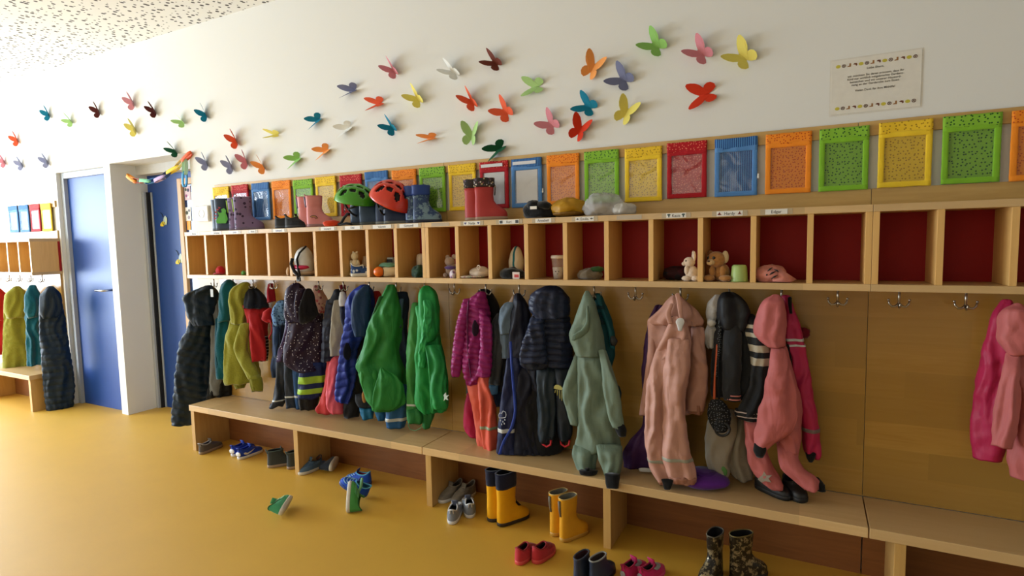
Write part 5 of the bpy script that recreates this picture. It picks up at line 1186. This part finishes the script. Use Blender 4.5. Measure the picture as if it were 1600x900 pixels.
# ---------------------------------------------------------------- helmets on the shelf
def helmet(label, c, yaw, pitch, rgb, sx=.125, sy=.098, sz=.125, roll=0):
    t = thing('bicycle_helmet', label, 'helmet', c, 'bicycle helmets on the shelf', (roll, pitch, yaw))
    nu, nv = 72, 26; vs = []; fs = []
    def pt(u, v, k=1):
        a = 2*PI*u; e = PI/2*v; x, y, z = math.cos(e)*math.cos(a), math.cos(e)*math.sin(a), math.sin(e)
        rim = .012*math.cos(2*a)-.016*max(0, -math.cos(a)) - .004       # rim is higher at the sides, drops at the back
        ridge = 1+.022*math.cos(y*9)*z
        return Vector((x*sx*ridge*k*(1.0 if x < 0 else 1.04), y*sy*ridge*k, z*sz*ridge*k+rim*(1-v)))
    for j in range(nv+1):
        for i in range(nu): vs.append(pt(i/nu, j/nv*.985))
    vents = []
    for y0, xs in ((0, (.62, .15, -.33, -.74)), (.36, (.66, .22, -.22, -.62)), (-.36, (.66, .22, -.22, -.62)), (.70, (.42, .02, -.4)), (-.70, (.42, .02, -.4))):
        for x0 in xs: vents.append((x0, y0, .165, .105))
    for j in range(nv):
        for i in range(nu):
            e = PI/2*(j+.5)/nv; a = 2*PI*(i+.5)/nu; x, y = math.cos(e)*math.cos(a), math.cos(e)*math.sin(a)
            if j > 2 and any(((x-x0)/rx)**2+((y-y0)/ry)**2 < 1 for x0, y0, rx, ry in vents): continue
            k = (i+1) % nu; fs.append((j*nu+i, j*nu+k, (j+1)*nu+k, (j+1)*nu+i))
    m = MB(); m.add(vs, fs); sh_ = plain(rgb, .22, .6); o = emit('shell', m, sh_, t, local=True, solid=.010)
    m = MB(); m.loft([[pt(i/36, j/10*.98, .90)+Vector((0,0,.004)) for i in range(36)] for j in range(11)], False, True); emit('liner', m, plain((20,20,22), .8), t, local=True, solid=.004)
    q = MB()
    for s in (-1, 1):
        q.tube([(.05, s*sy*.82, .0), (.03, s*sy*.75, -.03), (.01, s*.045, -.06), (.0, 0, -.072)], .006, 6).tube([(-.05, s*sy*.8, -.005), (.0, s*sy*.78, -.03), (.02, s*.07, -.04)], .006, 6)
    emit('chin_strap', q, cloth((24,24,26), .8), t, local=True)
    return t
p = PY(557, 323, -.15); t = helmet('bright green bicycle helmet sitting on dark blue rubber boots', (p.x, p.y, p.z+.02), math.radians(205), math.radians(-6), (66,148,30), .116, .094, .105)
q = MB(); q.lathe([(.009,0),(.009,.004)], (0,0,0), 14)
p = PY(610, 326, -.15); helmet('bright red orange bicycle helmet tilted over navy rubber boots', (p.x, p.y, p.z+.026), math.radians(196), math.radians(-24), (206,52,28), .12, .094, .125, math.radians(0))
# ---------------------------------------------------------------- cloth things on the shelf top
def lump(name, label, cat, x0, x1, y0, z0, Y, dy, m, part='body', amp=.014, fr=14, seed=1, group=None, more=()):
    """a soft crumpled thing spanning photo columns x0..x1 with its top at photo row y0, resting on height z0 at depth Y"""
    a, b = PY(x0, y0, Y), PY(x1, y0, Y); c = (a+b)/2; h = max(.012, a.z-z0)
    t = thing(name, label, cat, (c.x, Y, z0), group)
    k = depth(c)/FOC; rx = (x1-x0)/2*k
    hd = Vector((c.x-CAM.x, c.y-CAM.y, 0)).normalized(); an = math.atan2(-hd.x, hd.y)
    R3 = Matrix.Rotation(an, 3, 'Z')
    mb = MB(); mb.ell((c.x, Y, z0+h*.42), (rx*.97, dy, h*.58), 40, 22, amp, fr, seed, R3, z0+.0008); emit(part, mb, m, t)
    return t, R3, rx, h, c
GC = 'things kept in the cubbies'; GT = 'soft things on top of the shelf'
BF_ = fleece((22,24,26))
t, R3, rx, h, c = lump('fleece_gloves', 'black fleece gloves with white tag in a heap on the shelf', 'gloves', 819, 870, 318, ZT, -.15, .05, BF_, amp=.022, seed=3, group=GT)
m = MB(); m.ell(c+R3@Vector((-.035,-.02,.0))+Vector((0,0,-.006)), (.028,.024,.022), 18, 12, .008, 30, 5); m.ell(c+R3@Vector((.01,-.03,.0))+Vector((0,0,-.012)), (.04,.026,.02), 18, 12, .008, 30, 8); emit('cuff', m, BF_, t)
a = PY(832, 324, -.21); m = MB().box(a.x-.012, a.x+.022, a.y-.002, a.y, a.z-.009, a.z+.005); emit('white_tag', m, WHITE, t, smooth=False)
MU = shell((178,132,26), .45)
t, R3, rx, h, c = lump('rain_hat', 'crumpled mustard yellow rain hat lying on the shelf', 'hat', 862, 918, 313, ZT+.01, -.13, .07, MU, 'crown', .02, 16, 7, GT)
m = MB(); m.ell((c.x, -.13, ZT+.018), (rx*.9, .08, .016), 36, 12, .012, 22, 4, R3, ZT+.0008); emit('brim', m, shell((122,86,24), .5), t)
t, R3, rx, h, c = lump('plastic_bag', 'crumpled clear and white plastic bag lying on the shelf', 'plastic bag', 914, 972, 305, ZT, -.14, .065, film((220,222,224), .42, .18), 'bag_body', .026, 30, 9, GT)
m = MB(); b2 = PY(975, 330, -.15); m.ell((b2.x, -.15, ZT+.022), (.05,.045,.03), 30, 16, .018, 34, 2, R3, ZT+.0008); emit('bag_end', m, film((230,226,218), .7), t)
# orange-red mitten with black strap
t, R3, rx, h, c = lump('mitten', 'bright orange red mitten with black wrist strap on the shelf', 'mitten', 505, 533, 345, ZT, -.20, .03, cloth((220,66,30), .7), 'palm', .006, 24, 2, GT)
q = MB(); A = PY(533, 349, -.2); q.tube([A+Vector((-.02,0,-.004)), A+Vector((0,0,.0)), PY(538, 340, -.2), PY(543, 334, -.2), PY(546, 335, -.2)], .008, 8).tube([A+Vector((-.01,0,-.008)), PY(541, 349, -.2), PY(549, 350, -.2)], .007, 8); emit('wrist_strap', q, BLKC, t)
# ---------------------------------------------------------------- things in the cubbies
ZC = ZS+.026
def X(px, Y=-.15): return PY(px, 425, Y).x
t, *_ = lump('cap', 'red cap with white top lying in the second cubby', 'cap', 337, 351, 416, ZC, -.17, .04, cloth((190,24,34), .7), 'crown', .006, 20, 1, GC)
c = PY(344, 424, -.2); m = MB(); m.ell((c.x-.02, -.20, ZC+.008), (.035,.03,.006), 20, 10, 0, 1, 0, None, ZC+.0008); emit('brim', m, cloth((170,20,30), .7), t)
lump('mitten', 'green mitten lying in the third cubby', 'mitten', 377, 384, 423, ZC, -.17, .03, cloth((80,140,60), .8), 'palm', .004, 20, 1, GC)
# white helmet bag with straps
t, R3, rx, h, c = lump('bicycle_helmet', 'white and pink child helmet with black straps hanging out of its cubby', 'helmet', 459, 491, 386, ZC, -.165, .085, plain((206,206,206), .4), 'shell', .012, 9, 4, GC)
m = MB(); m.ell((c.x+.012, -.19, ZC+.055), (.055,.07,.022), 24, 12, .006, 20, 2, R3); emit('pink_band', m, plain((190,24,80), .5), t)
m = MB(); m.ell((c.x, -.165, ZC+.02), (.07,.085,.022), 24, 12, .006, 20, 5, R3, ZC+.0008); emit('liner', m, plain((190,166,140), .7), t)
q = MB(); q.tube([PY(x, y, -.25) for x, y in ((478,385),(468,395),(464,405),(466,420),(469,432))], .006, 8); q.tube([PY(x, y, -.25) for x, y in ((457,404),(455,412),(460,424),(466,431),(467,437))], .010, 8); emit('strap', q, BLKC, t)
m = MB(); a = PY(467, 436, -.25); m.box(a.x-.016, a.x+.014, a.y-.006, a.y+.004, a.z-.014, a.z+.012); emit('buckle', m, plain((18,18,20), .4), t, smooth=False, bevel=.003)
lump('mitten', 'small beige mitten beside the white helmet in its cubby', 'mitten', 447, 453, 418, ZC, -.19, .03, cloth((186,150,110), .8), 'palm', .004, 20, 3, GC)
# plush helpers
def plush(label, base, rgb, parts, group=GC, name='plush_toy', yaw=0):
    m = fleece(rgb); t = thing(name, label, 'plush toy', base, group, (0,0,yaw)); mb = MB()
    for nm, c, r, col in parts:
        q = MB(); q.ell(c, r, 18, 12, .0015, 50, 1); emit(nm, q, m if col is None else (fleece(col) if nm not in ('eye','nose') else plain(col, .2, .6)), t, local=True)
    return t
plush('small cream plush bear standing upright in a cubby', (X(556,-.16), -.16, ZC), (214,196,160), [('body',(0,0,.052),(.026,.024,.052),None),('head',(0,-.004,.115),(.021,.02,.022),None),('ear',(-.014,0,.137),(.007,.005,.007),None),('ear',(.014,0,.137),(.007,.005,.007),None),
    ('arm',(-.026,-.006,.068),(.009,.01,.026),None),('arm',(.026,-.006,.068),(.009,.01,.026),None),('leg',(-.014,-.012,.014),(.013,.02,.0135),None),('leg',(.014,-.012,.014),(.013,.02,.0135),None)])
a = X(553,-.2); shoe('slipper', 'blue and white slipper lying in the cubby before the cream bear', 'slipper', (a-.01, -.215, ZC), math.radians(38), 'low', (floral((44,70,120), [(200,206,214),(60,90,150),(30,46,84)], 60), LTS, cloth((150,130,120)), LTS), L=.13, W=.06, tongue=False, group=GC)
m = MB(); a = PY(570, 398, -.09); t = thing('bottle', 'pale beige bottle standing behind the cream bear', 'bottle', (a.x, -.09, ZC), GC); m.lathe([(.001,0),(.018,.001),(.019,.06),(.017,.085),(.010,.10),(.010,.112),(.001,.113)], (a.x, -.09, ZC), 20); emit('bottle_body', m, plain((200,178,156), .5), t)
# orange ball, paper roll, teal cloth, carton
p = (X(592,-.20), -.20, ZC); t = thing('toy_ball', 'shiny orange ball lying in a cubby before the paper roll', 'ball', p, GC); m = MB(); m.ell((p[0], p[1], ZC+.029), (.029,.029,.029), 24, 16); emit('ball', m, plain((230,110,20), .3), t)
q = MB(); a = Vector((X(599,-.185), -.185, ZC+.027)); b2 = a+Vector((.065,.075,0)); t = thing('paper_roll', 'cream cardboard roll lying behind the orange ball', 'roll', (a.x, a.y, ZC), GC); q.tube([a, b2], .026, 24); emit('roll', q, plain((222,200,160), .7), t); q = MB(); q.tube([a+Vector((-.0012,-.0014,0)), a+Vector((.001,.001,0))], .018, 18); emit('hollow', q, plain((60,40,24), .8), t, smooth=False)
lump('cloth', 'teal green cloth draped over the cardboard roll', 'cloth', 592, 618, 411, ZC+.050, -.135, .04, cloth((110,170,150), .8), 'folds', .014, 20, 6, GC)
a = PY(612, 395, -.08); t = thing('drink_carton', 'light blue grey drink carton standing at the back of a cubby', 'carton', (a.x, -.08, ZC), GC); m = MB(); m.box(a.x-.02, a.x+.022, -.10, -.055, ZC, ZC+.105); emit('carton_body', m, plain((176,192,200), .5), t, smooth=False, bevel=.002)
m = MB(); m.box(a.x-.019, a.x+.021, -.1015, -.10, ZC+.07, ZC+.095); emit('printed_band', m, plain((44,52,62), .5), t, smooth=False); m = MB(); m.box(a.x-.016, a.x+.018, -.1015, -.10, ZC+.03, ZC+.062); emit('printed_panel', m, plain((206,206,206), .5), t, smooth=False)
# white bottle red base, green cloth
a = PY(657, 392, -.09); t = thing('bottle', 'white bottle with red lower half at the back of a cubby', 'bottle', (a.x, -.09, ZC), GC); m = MB(); m.lathe([(.001,.045),(.024,.045),(.024,.10),(.020,.118),(.011,.124),(.001,.125)], (a.x, -.09, ZC), 20); emit('bottle_body', m, plain((206,190,170), .5), t); m = MB(); m.lathe([(.001,0),(.025,.0),(.0245,.045),(.001,.046)], (a.x, -.09, ZC), 20); emit('red_base', m, plain((176,30,30), .5), t)
lump('cap', 'dark green crumpled cap before the white bottle', 'cap', 645, 663, 414, ZC, -.17, .05, cloth((24,54,38), .8), 'crown', .014, 22, 4, GC)
# plush doll and patterned cloth
plush('grey beige plush mouse with purple scarf sitting in a cubby', (X(706,-.15), -.15, ZC), (160,136,120), [('body',(0,0,.038),(.034,.03,.038),None),('head',(-.006,-.008,.083),(.027,.025,.024),None),('ear',(-.024,0,.105),(.013,.006,.013),None),('ear',(.016,0,.108),(.013,.006,.013),None),('scarf',(0,-.012,.052),(.032,.03,.012),(90,64,130)),('leg',(-.022,-.026,.013),(.012,.016,.012),None),('leg',(.022,-.026,.013),(.012,.016,.012),None)])
lump('cloth', 'white and mauve patterned cloth before the plush mouse', 'cloth', 703, 713, 422, ZC, -.205, .03, floral((190,176,186), [(130,90,130),(210,200,206)], 60), 'folds', .008, 20, 6, GC)
# white sun hat
t, R3, rx, h, c = lump('sun_hat', 'white cloth sun hat lying flat in a cubby under the red boots', 'hat', 733, 764, 418, ZC+.006, -.14, .06, cloth((220,206,194), .8), 'crown', .012, 16, 3, GC)
m = MB(); m.ell((c.x-.02, -.17, ZC+.007), (.07,.045,.007), 30, 10, .006, 24, 2, R3, ZC+.0008); emit('brim', m, floral((222,210,196), [(196,150,150),(150,170,150)], 70), t)
q = MB(); A = PY(748, 419, -.19); q.tube([A+Vector((.009*math.cos(2*PI*i/14), 0, .010*math.sin(2*PI*i/14)+.004)) for i in range(14)], .0028, 6, closed=True); emit('tie_loop', q, cloth((220,206,194), .8), t)
# striped towel and black gloves
t, R3, rx, h, c = lump('towel', 'rolled cream towel with teal and dark stripes in a cubby', 'towel', 795, 818, 386, ZC+.022, -.12, .045, stripes((206,190,164), (30,96,104), .05, .22, 0, .9), 'roll', .008, 12, 3, GC)
lump('fleece_gloves', 'black fleece gloves lying before the striped towel', 'gloves', 782, 820, 418, ZC, -.16, .045, BF_, 'palm', .012, 20, 6, GC)
a = PY(806, 421, -.205); m = MB().box(a.x-.018, a.x+.020, -.207, -.2055, ZC+.012, ZC+.034); t = thing('paper_tag', 'small white and red paper tag by the black gloves', 'paper tag', (a.x, -.206, ZC), GC); emit('tag', MB().box(a.x-.018, a.x+.020, -.207, -.2055, ZC+.0005, ZC+.034), plain((222,206,200), .6), t, smooth=False); emit('printed_patch', MB().box(a.x-.008, a.x+.016, -.2078, -.207, ZC+.008, ZC+.022), plain((190,60,60), .6), t, smooth=False)
# plastic cup with a face
a = Vector((X(872,-.15), -.15, ZC)); t = thing('plastic_cup', 'clear plastic cup with lid and small printed face in a cubby', 'cup', a, GC)
m = MB(); m.lathe([(.001,0),(.022,0),(.031,.098)], a, 28, True, False); emit('cup_wall', m, film((210,190,180), .35), t); m = MB(); m.lathe([(.0325,.097),(.034,.10),(.034,.106),(.030,.112),(.001,.113)], a, 28); emit('lid', m, plain((206,190,176), .4), t)
m = MB(); m.lathe([(.001,.002),(.0212,.002),(.0265,.055),(.001,.055)], a, 28); emit('paper_inside', m, plain((214,206,196), .7), t)
for dx, dz in ((-.008,.036),(.008,.036)): m = MB(); m.ell(a+Vector((dx+.006,-.0262,dz)), (.0028,.0018,.0032), 8, 6); emit('printed_eye', m, plain((30,26,26), .5), t)
m = MB(); m.tube([a+Vector((-.001+.006,-.0255,.026)), a+Vector((.006,-.0262,.0235)), a+Vector((.012,-.0255,.026))], .0012, 5); emit('printed_mouth', m, plain((30,26,26), .5), t)
# grey hat with green
t, R3, rx, h, c = lump('knitted_hat', 'grey brown knitted hat lying in a cubby with green trim', 'hat', 902, 941, 420, ZC, -.15, .055, fleece((116,104,86)), 'crown', .014, 16, 5, GC)
m = MB(); m.ell((c.x+.035, -.15, ZC+.046), (.028,.03,.012), 20, 10, .008, 30, 4, R3); emit('green_trim', m, cloth((44,84,40), .8), t)
# dark bag + bunny
t, R3, rx, h, c = lump('scarf', 'dark red and black scarf heaped behind the white plush bunny', 'scarf', 1036, 1082, 417, ZC, -.11, .055, floral((50,18,22), [(96,20,30),(24,18,22),(70,24,30)], 30), 'folds', .014, 18, 8, GC)
plush('cream white plush bunny sitting beside the divider', (X(1081,-.175), -.175, ZC), (222,200,178), [('body',(0,0,.032),(.026,.026,.034),None),('head',(-.010,-.004,.080),(.024,.021,.021),None),('snout',(-.031,-.006,.073),(.010,.012,.009),None),('ear',(.004,.006,.106),(.006,.009,.022),None),('ear',(.012,-.010,.104),(.006,.008,.022),None),
    ('leg',(-.018,-.020,.012),(.020,.012,.0115),None),('leg',(.016,-.020,.012),(.016,.012,.0115),None),('arm',(-.018,-.018,.046),(.010,.009,.020),None),('eye',(-.020,-.022,.086),(.003,.003,.003),(20,16,14))])
# lion cub
plush('golden brown plush lion cub sitting beside the pale green cup', (X(1123,-.16), -.16, ZC), (176,122,66), [('body',(.010,.004,.036),(.034,.034,.038),None),('head',(-.008,-.012,.090),(.036,.034,.034),None),('muzzle',(-.026,-.040,.080),(.017,.014,.013),(206,170,120)),('nose',(-.033,-.052,.085),(.006,.004,.004),(70,40,30)),
    ('ear',(-.034,.008,.112),(.014,.009,.015),(150,96,50)),('ear',(.026,-.010,.100),(.014,.012,.026),(214,190,150)),('leg',(-.034,-.030,.014),(.024,.018,.0135),None),('leg',(.030,-.034,.014),(.026,.020,.0135),None),('arm',(-.022,-.026,.040),(.012,.012,.026),None),('arm',(.020,-.030,.040),(.012,.012,.026),None),('eye',(-.014,-.045,.098),(.006,.004,.006),(24,18,14)),('eye',(-.038,-.030,.098),(.005,.005,.006),(24,18,14))])
a = Vector((X(1155,-.175), -.175, ZC)); t = thing('cup', 'pale green plastic cup upside down beside the lion cub', 'cup', a, GC)
m = MB(); m.lathe([(.034,0),(.0345,.003),(.029,.06),(.026,.066),(.022,.0685),(.001,.069)], a, 32, False, True); emit('cup_body', m, plain((160,186,110), .4), t); m = MB(); m.lathe([(.0335,.0),(.0353,.0008),(.0353,.0045),(.0335,.005)], a, 32); emit('rim', m, plain((150,176,100), .4), t)
# pink cap with black stripes
t, R3, rx, h, c = lump('cap', 'salmon pink sun cap with black zebra stripes in a cubby', 'cap', 1184, 1226, 415, ZC, -.16, .055, cloth((206,130,116), .8), 'crown', .016, 15, 11, GC)
m = MB(); a = PY(1230, 432, -.2); m.add([a+Vector(v) for v in ((-.06,0,.028),(-.02,-.01,.026),(.032,.006,-.012),(.010,-.012,-.022),(-.05,-.01,-.02),(-.05,.03,-.01))], [(0,4,3,1),(1,3,2),(0,1,2,5),(0,5,4)])
emit('brim', m, cloth((214,136,122), .8), t, solid=.003)
for k, (x0, y0, x1, y1) in enumerate(((1199,424,1207,418),(1201,430,1212,424),(1210,421,1217,425),(1205,436,1215,430),(1196,432,1200,428))):
    q = MB(); q.tube([PY(x0, y0, -.212), PY((x0+x1)/2, (y0+y1)/2-.5, -.218), PY(x1, y1, -.212)], [.001,.0035,.001], 6); emit('printed_stripe', q, plain((26,22,24), .7), t)
